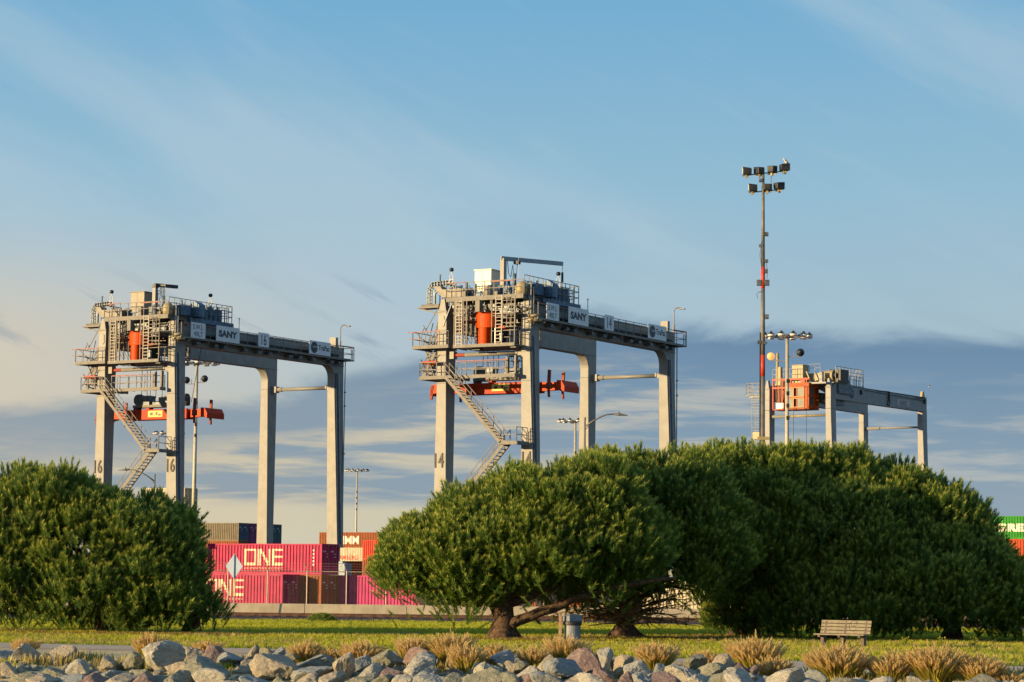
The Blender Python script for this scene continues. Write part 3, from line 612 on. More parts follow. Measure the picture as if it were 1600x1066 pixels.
    for (u0, u1, z0, z1) in ((1.5, 2.6, 22.6, 24.6), (5.0, 6.7, 23.2, 24.7), (2.7, 4.9, 24.0, 24.8), (6.0, 6.9, 21.5, 22.6), (5.0, 5.7, 21.5, 22.4)): c3.box((u0, 3.0, z0), (u1, 3.3, z1))
    for i in range(16): u = rr.uniform(.6, 7.2); v = rr.uniform(-.7, 5.5); c3.tube((u, v, 25.22), (u, v, 25.22+rr.uniform(.4, 1.3)), rr.uniform(.07, .2), 8)
    for i in range(16): v = rr.uniform(.5, 7.5); u = rr.uniform(6.5, 7.6); (c3 if i % 2 else b).bar((u, v, 25.2), (u+rr.uniform(-.3, .3), v+rr.uniform(-.3, .3), 25.3+rr.uniform(.5, 1.5)), rr.uniform(.05, .16))
    bd(b, 'scaffold_tube', M_RAIL, mode='R')['kind'] = 'stuff'; bd(c2, 'scaffold_tube', M_GALVD, mode='R')['kind'] = 'stuff'; bd(c3, 'switchgear', M_MACH, mode='R')['kind'] = 'stuff'
    def beacon(u, v, z):
        b = MB(); b.bar((u-.15, v, z-.9), (u-.15, v, z), .04); b.bar((u+.15, v, z-.9), (u+.15, v, z), .04); b.bar((u-.2, v, z-.4), (u+.2, v, z-.4), .04); b.bar((u, v, z), (u, v, z+.25), .05)
        o = bd(b, 'siren_mast', M_GALV); b = MB(); b.lathe([(0, -.18), (.15, -.12), (.19, 0), (.15, .13), (0, .18)], (u, v, z+.4), 12); bd(b, 'siren', M_DARK, o, smooth=True)
    beacon(-1.9, 2.4, 27.25); beacon(5.2, 7.4, 27.1)
    b = MB(); b.tube((5.0, 1.4, 25.2), (5.0, 1.4, 28.2), .010, 5); bd(b, 'antenna', M_GALV)
    if jib == 'long':       # slewing jib swung along the beam
        b = MB(); b.box((2.6, 2.55, 25.2), (2.95, 2.9, 28.35)); jo = bd(b, 'jib_post', M_CRANE, bevel=.01)
        e = Vector((5.58, 7.4, 28.3)); s0 = Vector((2.75, 2.7, 28.35)); d = (e-s0)
        b = MB(); b.bar(s0-d*.03, e, .22, .32); bd(b, 'jib_arm', mat('jib_blue_grey', (.22, .27, .30), .5, .1), jo)
        b = MB(); b.box((3.3, 3.45, 27.95), (3.7, 3.9, 28.2)); b.bar(e-Vector((0, 0, .1)), e-Vector((.02, 0, 2.2)), .03); b.box((e.x-.08, e.y-.08, e.z-1.5), (e.x+.06, e.y+.06, e.z-.7))
        b.path([(2.95, 3.1, 28.2), (3.0, 3.2, 27.2), (3.1, 3.4, 26.9), (3.15, 3.6, 27.9), (3.2, 3.7, 27.2), (3.3, 3.9, 27.0), (3.35, 4.0, 28.0)], .03, 5); b.tube((3.05, 2.8, 28.2), (3.05, 2.8, 25.6), .02, 5); bd(b, 'chain_hoist', M_DARK, jo)['kind'] = 'stuff'
    else:                   # jib turned away
        b = MB(); b.box((2.6, 2.55, 25.2), (2.95, 2.9, 27.9)); jo = bd(b, 'jib_post', M_CRANE, bevel=.01)
        b = MB(); b.bar((2.75, 2.7, 28.05), (3.05, 5.4, 28.15), .22, .3); b.box((2.6, 2.5, 27.8), (3.0, 2.95, 28.1)); bd(b, 'jib_arm', M_DARK, jo)
        b = MB()
        for k in range(4): b.path([(3.1+.16*k, 3.0, 28.1), (3.15+.16*k, 3., 27.3-.3*(k % 2)), (3.05+.14*k, 3., 26.7+.2*(k % 2))], .03, 5)
        b.box((2.95, 2.9, 27.95), (3.75, 3.0, 28.08)); b.box((2.95, 2.9, 27.5), (3.7, 3.0, 27.56)); bd(b, 'chain_hoist', M_DARK, jo)['kind'] = 'stuff'
    return t

def spreader(parent_loc, a, zt, label, wide=0.):
    """zt: height of the spreader's upper edge"""
    R = Matrix.Rotation(-a, 4, 'Z'); V = 3.5; cu = 3.35; loc = Vector(parent_loc)+R@Vector((cu, V, zt-1.05))
    t = thing('spreader', label, 'container spreader', loc, -a, 'orange spreaders hanging under the trolleys'); t.scale = (.905, 1, 1)
    L = 7.0
    b = MB()
    for v in (-.55, .25): b.box((-3.9, v, .1), (3.9, v+.3, 1.0))
    for u in (-3.9, -2.4, -.6, .9, 2.4, 3.6): b.box((u, -.25, .3), (u+.3, .25, .85))
    fr = b.build('main_frame', M_SPREAD, t, bevel=.02)
    b = MB(); b.prism([(-6.2, .28), (-3.92, .22), (-3.92, .95), (-6.2, .9)], 'y', -.22, .22); b.build('telescopic_beam', M_ORANGE, t, bevel=.02); b = MB(); b.prism([(6.2, .28), (3.92, .22), (3.92, .95), (6.2, .9)][::-1], 'y', -.22, .22); b.build('telescopic_beam', M_ORANGE, t, bevel=.02)
    for s_ in (-1, 1):
        b = MB(); b.prism([(s_*6.2, .98), (s_*6.7, .95), (s_*7.0, .5), (s_*7.0, .05), (s_*6.85, .05), (s_*6.7, .2), (s_*6.2, .25)][::s_], 'y', -1.2, 1.2); e = b.build('end_beam', M_SPREAD, t, bevel=.02)
        for v in (-1.2, 1.05):
            f = MB(); u = s_*5.35
            if s_ > 0 or v > 0: f.hexa([(u-.14, v, .3), (u+.14, v, .3), (u+.14, v+.16, .3), (u-.14, v+.16, .3)], [(u-.05, v, 1.85), (u+.22, v, 1.8), (u+.22, v+.16, 1.8), (u-.05, v+.16, 1.85)]); f.box((u-.2, v-.02, .3), (u+.3, v+.18, .8)); f.bar((u, v+.08, .4), (u+.06, v+.08, -.35), .2, .16)
            else: f.hexa([(s_*6.9-.12, v, -.25), (s_*6.9+.12, v, -.25), (s_*6.9+.12, v+.16, -.25), (s_*6.9-.12, v+.16, -.25)], [(s_*6.7-.2, v, .9), (s_*6.7+.2, v, .9), (s_*6.7+.2, v+.16, .9), (s_*6.7-.2, v+.16, .9)])
            f.build('guide_flipper', M_RUSTR, e, bevel=.01)
    b = MB(); b.box((-.85, -.60, .32), (.95, -.56, .88)); yp = b.build('yellow_plate', M_YEL, t)
    b = MB(); b.box((-.6, -.615, .48), (-.25, -.603, .72)); b.box((.1, -.615, .5), (.35, -.603, .75)); b.box((.45, -.615, .42), (.75, -.603, .6)); b.build('plate_marking', M_INK, yp)
    # head block with sheaves, power pack
    b = MB(); b.box((-2.9, -.5, 1.2), (1.9, .5, 1.42)); hb = b.build('head_block', M_PLATE, t)
    b = MB(); b.box((-2.2, -.45, 1.42), (-.9, .45, 2.25)); b.lathe([(0, -.3), (.5, -.3), (.55, 0), (.5, .3), (0, .3)], (-2.5, 0, 1.9), 14, 'y'); b.box((.3, -.45, 1.42), (1.9, .45, 2.15)); b.box((-.7, -.2, 1.42), (.1, .2, 1.75)); b.box((-2.95, -.3, 1.0), (-2.5, .3, 1.25)); b.build('power_pack', M_MACH, hb)
    b = MB(); b.box((-3.0, -.3, .98), (-2.5, .3, 1.22)); b.box((2.2, -.3, .98), (2.7, .3, 1.35)); b.box((-1.4, -.3, .98), (-1.0, .3, 1.22)); b.build('bracket', M_SPREAD, hb)
    top = 24.0-(zt-1.05)
    b = MB()
    for u in (-2.0, -.9, .6, 1.7):
        b.tube((u, -.3, 2.1), (u*.9, -.5, top), .03, 5); b.tube((u+.15, .3, 2.1), (u*1.15, .6, top), .03, 5)
    if wide:
        b.tube((3.8, .2, 1.6), (4.5, 1.0, top), .03, 5)
        b.lathe([(.0, 1.3), (.3, 1.3), (.36, 1.5), (.36, 2.0), (.25, 2.3), (0, 2.4)], (3.2, .2, 0), 14)
    else:
        b.box((.6, -.2, 3.1), (1.9, .2, 3.2)); b.box((.85, -.2, 2.7), (1.7, .2, 2.78)); b.bar((.7, 0, 3.1), (1.3, 0, 2.2), .04); b.bar((1.8, 0, 3.1), (1.2, 0, 2.2), .04)
    b.build('wire_rope', M_ROPE, hb)
    return t
C16 = ((-35.74, 220.52, 0), .5557); C14 = ((-5.30, 201.87, 0), .5402); C4 = ((29.5, 287.0, 0), .61)
gantry_crane('16', *C16, 'grey gantry crane marked 16 with SANY board, leftmost crane')
gantry_crane('14', *C14, 'grey gantry crane marked 14 with SANY board, in the middle')
trolley('16', *C16, 'trolley with orange cab and short upright jib on the crane marked 16', 'short')
trolley('14', *C14, 'trolley with orange cab and long horizontal jib on the crane marked 14', 'long')
spreader(*C16, 17.0, 'orange spreader hanging lower, under the crane marked 16', 1.)
spreader(*C14, 18.25, 'orange spreader hanging higher, under the crane marked 14')

def old_crane():
    loc, a = C4
    t = thing('gantry_crane', 'smaller distant grey gantry crane with 4 on its beam, right', 'gantry crane', loc, -a, 'rubber tyred gantry cranes in the container yard')
    crane_legs(t, M_CRANE2, zt=23.3, heads=False, w0=.66, zs=22.1); crane_base(t)
    E = Sp+1.2
    for u0 in (-.72, Wb-.70):
        b = MB(); b.prism([(.8, 23.3), (E, 23.3), (E, 24.85), (.8, 24.95)], 'x', u0, u0+.7); b.box((u0-.05, .8, 24.95), (u0+.75, E, 25.0)); b.box((u0-.04, 1.3, 23.24), (u0+.74, E, 23.3))
        bo = b.build('main_beam', M_CRANE2, t, bevel=.012)
        s_ = MB(); s_.prism([(E-.9, 25.), (E-.1, 25.), (E-.35, 25.7), (E-.7, 25.7)], 'x', u0+.2, u0+.5); s_.build('end_buffer', M_CREAMY, bo)
    for far in (0, 1):
        v = .5+(Sp+.1 if far else 0); b = MB(); b.tube((0, v, 21.4), (Wb-.66, v, 21.4), .13, 10); r = b.build('tie_rod', M_CREAMY if not far else M_CRANE2, t, smooth=True)
        e = MB(); e.tube((0, v, 21.4), (1.9, v, 21.4), .2, 10); e.build('end_bracket', M_CRANE2, r)
    x = Wb+.004
    lettering('4', (x, 14.0, 23.95), (0, 1, 0), (0, 0, 1), .5, .75, M_INK, t, 'number')
    lg = MB(); lg.lathe([(0, 0), (.55, 0), (.55, .02), (0, .02)], (x, 5.1, 24.1), 24, 'x'); lo = lg.build('logo_disc', M_INK, t)
    st = MB(); st.box((x+.022, 5.0, 24.05), (x+.03, 5.66, 24.12)); st.box((x+.022, 5.0, 24.2), (x+.03, 5.66, 24.26)); st.build('logo_stripe', M_CRANE2, lo)
    wp = MB(); wp.box((x, 16.6, 23.5), (x+.02, 20.0, 24.3)); wo = wp.build('warning_plate', mat('plate_pale_pink', (.42, .33, .33), .5, var=.2, scale=8), t)
    for k in range(3): lettering('DANGER' if k == 0 else ('KEEP CLEAR' if k == 1 else 'CRANE'), (x+.022, 17.1, 24.05-k*.22), (0, 1, 0), (0, 0, 1), 2.4, .14, M_NUM if k else M_RUSTR, wo) if False else None
    mk = MB()
    for k in range(4): mk.box((x+.02, 17.2+.2*(k % 2), 23.62+k*.16), (x+.03, 19.4-.3*(k % 2), 23.70+k*.16))
    mk.build('plate_marking', M_MACH, wo)
    f = MB(); f.bar((Wb+.1, 8., 24.75), (Wb+.1, 24.2, 24.55), .05); f.bar((Wb+.1, 11.5, 24.9), (Wb+.1, 14.4, 25.0), .07); f.bar((Wb+.1, 14.4, 25.0), (Wb+.1, 14.5, 24.2), .12); f.path([(Wb+.1, 14.4, 24.3), (Wb+.1, 14.0, 23.5), (Wb+.1, 14.3, 23.3), (Wb+.1, 14.6, 23.5), (Wb+.1, 14.5, 24.3)], .06, 5)
    f.bar((Wb+.1, 21.5, 24.75), (Wb+.1, 24.3, 24.85), .08); f.box((Wb+.02, 23.8, 24.2), (Wb+.2, 24.1, 24.7)); f.bar((Wb+.1, 7.2, 24.7), (Wb+.1, 7.4, 24.2), .2); f.build('festoon_rail', M_DARK, t)
    # small platform and caged ladder outside leg A
    p = MB(); p.box((-3.1, .1, 23.9), (-.7, 1.2, 23.98)); p.box((-2.8, .3, 23.65), (-.7, 1.0, 23.9)); po = p.build('platform', M_MACH, t)
    r = MB(); railing(r, [(-3.1, 1.2, 23.95), (-3.1, .1, 23.95), (-.7, .1, 23.95)], 1.35, .7, .05, rails=(1.1, .75, .35)); r.build('railing', M_GALVD, po)
    l = MB()
    for u in (-2.5, -2.05, -1.5, -1.1): l.bar((u, .4, 10), (u, .4, 23.9), .05)
    z = 10.3
    while z < 23.8: l.bar((-2.05, .4, z), (-1.5, .4, z), .04); (l.bar((-2.5, .35, z), (-1.1, .35, z), .05) if int(z*10) % 3 == 0 else None); z += .33
    l.build('ladder', M_GALVD, t)
    k = MB(); k.box((-2.3, .2, 18.9), (-1.3, .8, 19.7)); k.build('control_box', M_CREAMY, t)
    return t
old_crane()
def old_trolley():
    loc, a = C4; R = Matrix.Rotation(-a, 4, 'Z'); L = Vector(loc)+R@Vector((0, 3.5, 25.0))
    t = thing('crane_trolley', 'trolley with large square orange cab and cream machinery on the distant crane', 'crane trolley', L, -a, 'hoist trolleys on top of the gantry cranes')
    O = (0, -3.5, -25.0)
    def bd(mb, name, m_, p=None, mode='D', **k):
        du, dv, dz = {'C': (2.62, -3.0, -.45), 'D': (1.3, -.5, -.25), 'R': (0, 0, -.2)}[mode]
        mb.v = [(x+du, y+dv-3.5, z+dz-25.0) for x, y, z in mb.v]; return mb.build(name, m_, p or t, **k)
    b = MB(); b.box((.8, -.7, 25.1), (7.6, 2., 25.3)); b.box((-.5, 2., 25.1), (7.6, 6.9, 25.3)); b.box((6.9, 1.2, 25.15), (7.95, 8.0, 25.28)); fr = bd(b, 'deck_frame', M_CRANE2, mode='R')
    b = MB()
    for u, v in ((-1.7, 2.2), (-.5, 2.2), (.6, 2.2), (2.6, 2.2)): b.bar((u, v, 22.6), (u, v, 26.0), .12)
    b.box((-1.8, 2.1, 25.85), (3.0, 2.3, 26.05)); b.box((-1.8, 2.1, 24.9), (2.9, 2.3, 25.1)); b.box((1.9, 2.1, 25.1), (2.4, 2.3, 25.9)); b.box((-1.8, 2.3, 22.5), (-.4, 4.2, 22.6)); b.box((-1.6, 3., 22.6), (-.6, 4., 25.8))
    bd(b, 'red_frame', M_RUSTR2, mode='C')
    b = MB(); b.box((-1.25, 2.15, 22.65), (-.35, 2.28, 23.3))
    for k in range(3): b.box((-1.2, 2.12, 22.75+.18*k), (-.4, 2.15, 22.82+.18*k))
    bd(b, 'striped_panel', M_SIGNW, mode='C')
    # cab with window bars
    b = MB(); u0, u1, z0, z1, v0, v1 = -.1, 3.0, 22.5, 25.5, 2.0, 4.4
    b.box((u0, v0, z0), (u1, v1, z0+.12)); b.box((u0, v0, z1-.5), (u1, v1, z1))
    for u in (u0, .95, 1.35, u1-.6, u1-.12): b.box((u, v0, z0), (u+.12+(.3 if u > 2 and u < 2.8 else 0), v0+.12, z1-.4))
    b.box((u0, v1-.1, z0), (u1, v1, z1)); b.box((u1-.1, v0, z0), (u1, v1, z0+.5)); b.box((u1-.1, v0, 23.9), (u1, v1, 24.15)); b.box((u0, v0, z0), (u0+.1, v1, z1)); b.box((u1-.1, 3.1, z0), (u1, 3.5, z1)); b.box((u0, v0, 23.75), (u1-.5, v0+.1, 23.95))
    c = bd(b, 'operator_cab', mat('cab_orange_old', (.34, .07, .012), .5, spec=.15, var=.12, dirt=.2), mode='C')
    b = MB()
    for u in (.05, 1.05, 2.35):
        b.bar((u, 1.97, 22.7), (u, 1.97, 25.0), .08)
    for z in (22.75, 23.75, 23.95, 24.98): b.bar((.05, 1.97, z), (2.35, 1.97, z), .08)
    bd(b, 'window_frame', mat('frame_yellow_orange', (.50, .19, .035), .5), c, mode='C')
    for (a0, a1, q0, q1) in ((.2, .95, 24.0, 25.0), (1.4, 2.35, 24.0, 25.0), (.2, .95, 22.65, 23.75), (1.4, 2.35, 22.65, 23.75)):
        b = MB(); b.box((a0, v0+.05, q0), (a1, v0+.07, q1)); bd(b, 'window', M_CABW, c, mode='C')
    b = MB(); b.box((u1-.06, v0+.1, 23.0), (u1-.03, 3.1, 23.9)); b.box((u1-.06, v0+.1, 24.15), (u1-.03, 3.1, 25.)); bd(b, 'window', M_CABW, c, mode='C')
    b = MB(); b.box((2.9, 1.4, 25.35), (5.3, 3.0, 26.5)); b.box((2.9, 1.5, 25.3), (6.8, 5., 25.45)); m1 = bd(b, 'gear_housing', M_CREAMY, bevel=.05)
    b = MB(); b.tube((5.0, 2.0, 26.2), (6.2, 2.0, 26.2), .6, 16); bd(b, 'hoist_drum', M_CREAMY, smooth=False); b = MB(); b.tube((4.98, 1.98, 26.2), (6.5, 1.98, 26.2), .35, 14); b.box((6.3, 2., 25.4), (7., 4, 26.9)); bd(b, 'motor', M_DARK)
    b = MB(); b.box((.5, 2.6, 25.3), (1.9, 4.0, 27.55)); b.box((.45, 2.55, 27.55), (1.95, 4.05, 27.62)); bd(b, 'electric_house', M_CREAMY, mode='C', bevel=.02)
    b = MB(); b.prism([(3.1, 25.3), (5.2, 24.2), (6.8, 24.2), (6.8, 25.3)], 'y', 2.0, 5.2); b.box((3.5, 2.5, 23.2), (5.2, 4.5, 24.3)); b.box((5.4, 2.2, 22.9), (6.2, 4.5, 24.2)); bd(b, 'machinery', M_MACH)
    rr = random.Random(5); b = MB()
    for i in range(14): q0 = (rr.uniform(-1.6, 6.6), rr.uniform(2.4, 6), 25.3); w = rr.uniform(.15, .5); b.box(q0, (q0[0]+w, q0[1]+w, 25.3+rr.uniform(.4, 1.5)))
    bd(b, 'valve_gear', M_GALVD)['kind'] = 'stuff'
    b = MB(); c2 = MB(); c3 = MB()
    for i in range(34):
        u = rr.uniform(.9, 7.4); v = rr.uniform(-.5, 3.5); k = (b, c2, c3)[i % 3]; w = rr.uniform(.15, .5)
        if i % 2: k.box((u, v, 25.28), (u+w, v+w, 25.35+rr.uniform(.2, 1.2)))
        else: k.bar((u, v, 25.3), (u+rr.uniform(-.6, .6), v, 25.4+rr.uniform(.5, 1.4)), rr.uniform(.05, .12))
    for i in range(18): u = rr.uniform(5.2, 6.9); z = rr.uniform(22.6, 25.0); c3.box((u, 1.6, z-.2), (u+rr.uniform(.2, .7), 2.2, z))
    for i in range(12): u = rr.uniform(.9, 2.3); c2.bar((u, -.8+rr.uniform(0, 1), 22.4), (u, -.8, 26.0), .07)
    bd(b, 'machinery', M_CREAMY, mode='R')['kind'] = 'stuff'; bd(c2, 'machinery', mat('frame_brown', (.16, .08, .045), .6), mode='R')['kind'] = 'stuff'; bd(c3, 'machinery', M_MACH, mode='R')['kind'] = 'stuff'
    r = MB(); railing(r, [(.8, -.7, 25.3), (4.4, -.7, 25.3)], 1.6, .8, .045, rails=(1.1, .7, .35)); railing(r, [(4.6, 1., 26.6), (6., 1., 26.6)], .9, .7, .045)
    railing(r, [(7.85, 1.2, 25.28), (7.85, 8.0, 25.28), (6.9, 8.0, 25.28)], 1.9, .85, .05, rails=(1.1, .6)); railing(r, [(7., 1.2, 25.28), (7., 9.5, 25.28)], 1.6, 1., .045); bd(r, 'railing', M_GALVD, fr, mode='R')
    b = MB()
    for u in (-.3, .35, 2.0, 5.7):
        b.tube((u, 3.2, 25.2), (u+.1, 3.2, 12), .025, 5)
    bd(b, 'wire_rope', M_ROPE, mode='C')
    b = MB(); b.tube((-1.15, 2.2, 25.3), (-1.15, 2.2, 29.0), .16, 8); b.box((-1.3, 2.1, 25.3), (-.7, 2.6, 27.4)); bd(b, 'cable_post', M_CREAMY, mode='C')
M_RUSTR2 = mat('frame_red_orange', (.42, .06, .025), .55, var=.2, scale=3, dirt=.2)
old_trolley()

# ------------------------------------------------------------------ containers
A0 = .555; UX = Vector((math.cos(A0), -math.sin(A0), 0)); VX = Vector((math.sin(A0), math.cos(A0), 0))
def paint(name, c, dirt=.25): return mat('paint_'+name, c, .55, var=.16, scale=1.2, dirt=dirt, spec=.2)
P_MAG = paint('magenta', (.38, .012, .075), .3); P_PNK = paint('pink', (.40, .012, .13), .3); P_BRN = paint('brown_orange', (.24, .055, .008)); P_ORG = paint('container_orange', (.42, .05, .008))
P_RED = paint('container_red', (.50, .025, .008)); P_GRY = paint('olive_grey', (.15, .125, .08)); P_GRN = paint('container_green', (.012, .22, .012)); P_WHT = paint('container_white', (.50, .44, .30))
P_NAVY = paint('navy', (.04, .07, .13)); P_TEAL = paint('dark_teal', (.03, .09, .10)); P_PUR = paint('purple', (.22, .03, .12)); P_CRM = paint('lettering_cream', (.72, .58, .38), .1); P_LWH = paint('lettering_white', (.74, .68, .58), .05); P_LRD = paint('lettering_red', (.50, .10, .06), .05)
def tri_mask(body, X, Z, x0, z0, w, h, bold=.0):
    me = text_mesh(body, .0, bold); me.calc_loop_triangles()
    co = np.array([v.co[:2] for v in me.vertices]); mn, mx_ = co.min(0), co.max(0)
    co = (co-mn)/(mx_-mn)*[w, h]+[x0, z0]; m_ = np.zeros(X.shape, bool)
    for t in me.loop_triangles:
        a, b, c = co[list(t.vertices)]
        d = (b[0]-a[0])*(c[1]-a[1])-(c[0]-a[0])*(b[1]-a[1])
        if abs(d) < 1e-9: continue
        l1 = ((b[0]-X)*(c[1]-Z)-(c[0]-X)*(b[1]-Z))/d; l2 = ((c[0]-X)*(a[1]-Z)-(a[0]-X)*(c[1]-Z))/d; m_ |= (l1 >= 0) & (l2 >= 0) & (l1+l2 <= 1)
    return m_
def one_mask(X, Z):
    x = X+8.2; z = Z-.76; H_, s_ = 1.42, .24; m_ = np.zeros(X.shape, bool); ins = (z > 0) & (z < H_)
    m_ |= ins & (x > 0) & (x < 1.32) & ~((x > s_) & (x < 1.32-s_) & (z > .2) & (z < H_-.2))
    m_ |= ins & (x > 1.5) & (x < 1.5+s_); m_ |= ins & (x > 2.5) & (x < 2.5+s_); m_ |= ins & (np.abs(x-(2.62-z/H_*.98)) < .15) & (x > 1.5) & (x < 2.74)
    m_ |= ins & (x > 2.98) & (x < 2.98+s_); m_ |= ins & (x > 2.98) & (x < 4.05) & ((z < .2) | (z > H_-.2) | (np.abs(z-H_/2) < .1))
    return m_
LOGOS = {
    'one': lambda X, Z: one_mask(X, Z), 'hmm': lambda X, Z: tri_mask('HMM', X, Z, -8.3, .6, 4.3, 1.35, .03),
    'ham': lambda X, Z: tri_mask('HAMBURG', X, Z, -8.6, .55, 4.5, .75, .03), 'ever': lambda X, Z: tri_mask('EVERGREEN', X, Z, -10.9, .8, 9.6, .95, .05),
    'small': lambda X, Z: tri_mask('UASC', X, Z, -11.4, 1.75, 1.6, .35, .0),
}
_cm = {}
def side_mesh(L, logo):
    k = (L, logo)
    if k in _cm: return _cm[k]
    n = int((L-.3)/.33); pitch = (L-.3)/n; xs, ys = [-L+.15], [.012]
    for i in range(n):
        x = -L+.15+i*pitch
        for dx, y in ((.105, .012), (.105+.05, .085), (.105+.05+.105, .085), (pitch, .012)): xs.append(x+dx*pitch/.31 if dx != pitch else x+pitch); ys.append(y)
    rows = 28 if logo else 1; zs = np.linspace(.16, 2.47, rows+1); nx = len(xs); vs = [(xs[i], ys[i], z) for z in zs for i in range(nx)]
    fs = [(j*nx+i, j*nx+i+1, (j+1)*nx+i+1, (j+1)*nx+i) for j in range(rows) for i in range(nx-1)]
    me = bpy.data.meshes.new('side_panel'); me.from_pydata(vs, [], fs); me.materials.append(None); me.materials.append(None)
    if logo:
        X = np.array([[(xs[i]+xs[i+1])/2 for i in range(nx-1)] for _ in range(rows)]); Z = np.array([[(zs[j]+zs[j+1])/2]*(nx-1) for j in range(rows)])
        me.polygons.foreach_set('material_index', LOGOS[logo](X, Z).astype(int).ravel())
    _cm[k] = me; return me
def _fixed(L):
    k = ('f', L)
    if k in _cm: return _cm[k]
    f = MB()
    for y in (0, 2.34):
        for x in (-L, -.16): f.box((x, y, 0), (x+.16, y+.10, 2.59))
        f.box((-L+.16, y, 0), (-.16, y+.08, .16)); f.box((-L+.16, y+.01, 2.47), (-.16, y+.09, 2.58))
    for x in (-L, -.12): f.box((x, .1, 0), (x+.12, 2.34, .15)); f.box((x, .1, 2.45), (x+.12, 2.34, 2.59))
    b = MB(); b.box((-L+.12, .095, .14), (-.14, 2.36, 2.53)); r = MB()
    n = int(L/.35)
    for i in range(n): r.box((-L+.2+i*(L-.4)/n, .12, 2.53), (-L+.36+i*(L-.4)/n, 2.32, 2.555))
    d = MB(); d.box((-.075, .0, .0), (-.045, 1.09, 2.3))
    for i in range(4): d.box((-.045, .03, .1+i*.56), (-.03, 1.06, .52+i*.56))
    lb = MB()
    for y in (.28, .82):
        lb.tube((-.005, y, -.05), (-.005, y, 2.35), .022, 5)
        for z in (.1, 1.05, 2.2): lb.box((-.03, y-.06, z), (.01, y+.06, z+.07))
    for y in (.28, .82): lb.box((.0, y-.02, .85), (.02, y+.25, .89))
    mk = MB(); mk.box((-.029, .1, 1.75), (-.022, .5, 1.86)); mk.box((-.029, .62, 1.55), (-.022, .78, 1.62)); mk.box((-.029, .6, 1.3), (-.022, .76, 1.38))
    out_ = []
    for m_, nm in ((f, 'frame'), (b, 'inner_shell'), (r, 'roof'), (d, 'door'), (lb, 'locking_bar'), (mk, 'door_marking')):
        me = bpy.data.meshes.new(nm); me.from_pydata(m_.v, [], m_.f); me.materials.append(None); out_.append(me)
    _cm[k] = out_; return out_
def container(P, z, col, label, logo=None, lcol=None, L=12.19, a=A0, door=None, group='stacked shipping containers', detail=True):
    lc = lcol or P_LWH; dc = door or col
    t = thing('shipping_container', label, 'shipping container', (P[0], P[1], z), -a, group)
    def add(me, nm, m_, par, loc=(0, 0, 0)):
        o = bpy.data.objects.new(nm, me); COL.objects.link(o); o.parent = par; o.location = loc
        for i, q in enumerate(m_): o.material_slots[i].link = 'OBJECT'; o.material_slots[i].material = q
        return o
    f, b, r, d, lb, mk = _fixed(L)
    add(side_mesh(L, logo), 'side_panel', [col, lc], t); add(f, 'frame', [col], t); add(b, 'inner_shell', [col], t); add(r, 'roof', [col], t)
    back = add(side_mesh(L, None), 'side_panel', [col, lc], t, (-L, 2.44, 0)); back.rotation_euler = (0, 0, math.pi)
    for k in (0, 1):
        dd = add(d, 'door', [dc], t, (0, .12+k*1.11, .15))
        if detail: add(lb, 'locking_bar', [M_GALVD], dd); add(mk, 'door_marking', [P_LWH], dd)
    return t
def gp(px, D): p = at(px, 913, D); return Vector((p.x, p.y, 0))
H_ = 2.595
P1 = gp(502, 212)
c = container(P1, H_+.01, P_MAG, 'magenta container lettered ONE stacked on the brown one, whole side visible', 'one', P_CRM)
for o in [c]: lettering('OCEAN NETWORK EXPRESS', (-8.2, .025, .42), (1, 0, 0), (0, 0, 1), 4.1, .16, P_CRM, o, 'lettering', .003)
mk = MB()
for k in range(5): mk.box((-.95, .018, 1.95-k*.3), (-.72-.06*(k % 2), .029, 2.1-k*.3))
mk.build('side_marking', P_LWH, c)
container(P1, 0, P_BRN, 'orange brown container on the ground under the upper magenta one', None)
P3 = P1-VX*2.65; 
while (Vector((0, 0, 0)) or 1) and ((lambda q: (q-Vector((0, 0, CAM_H))).dot(CR)/(q-Vector((0, 0, CAM_H))).dot(_fw)*F_PX+800)(P3) > 441): P3 = P3-UX*.05
c = container(P3, 0, P_MAG, 'magenta container lettered ONE standing lowest and furthest left behind the fence', 'one', P_CRM)
lettering('OCEAN NETWORK EXPRESS', (-8.2, .025, .42), (1, 0, 0), (0, 0, 1), 4.1, .16, P_CRM, c, 'lettering', .003)
rowlab = [('pink container on the ground just left of the spreading pine', P_PNK), ('dark brown container on the ground hidden behind the spreading pine', P_BRN), ('white container on the ground behind the middle pines', P_WHT),
          ('navy container on the ground behind the dense right pines', P_NAVY), ('brown container on the ground glimpsed through the right pines', P_BRN), ('pale container on the ground behind the bench pines', P_WHT)]
for k, (lb_, cc) in enumerate(rowlab):
    container(P1+VX*2.75+UX*(11.8+k*12.6), 0, cc, lb_, None, detail=k == 0)
container(P1+VX*2.75+UX*(11.8+3*12.6), H_, P_ORG, 'orange container stacked on the navy one behind the right pines', None, detail=False)
container(P1-UX*12.7, 0, P_RED, 'red container on the ground behind the left pine', None, detail=False)
container(P1-UX*12.7-VX*2.65, 0, P_MAG, 'magenta container on the ground behind the left pine', None, detail=False)
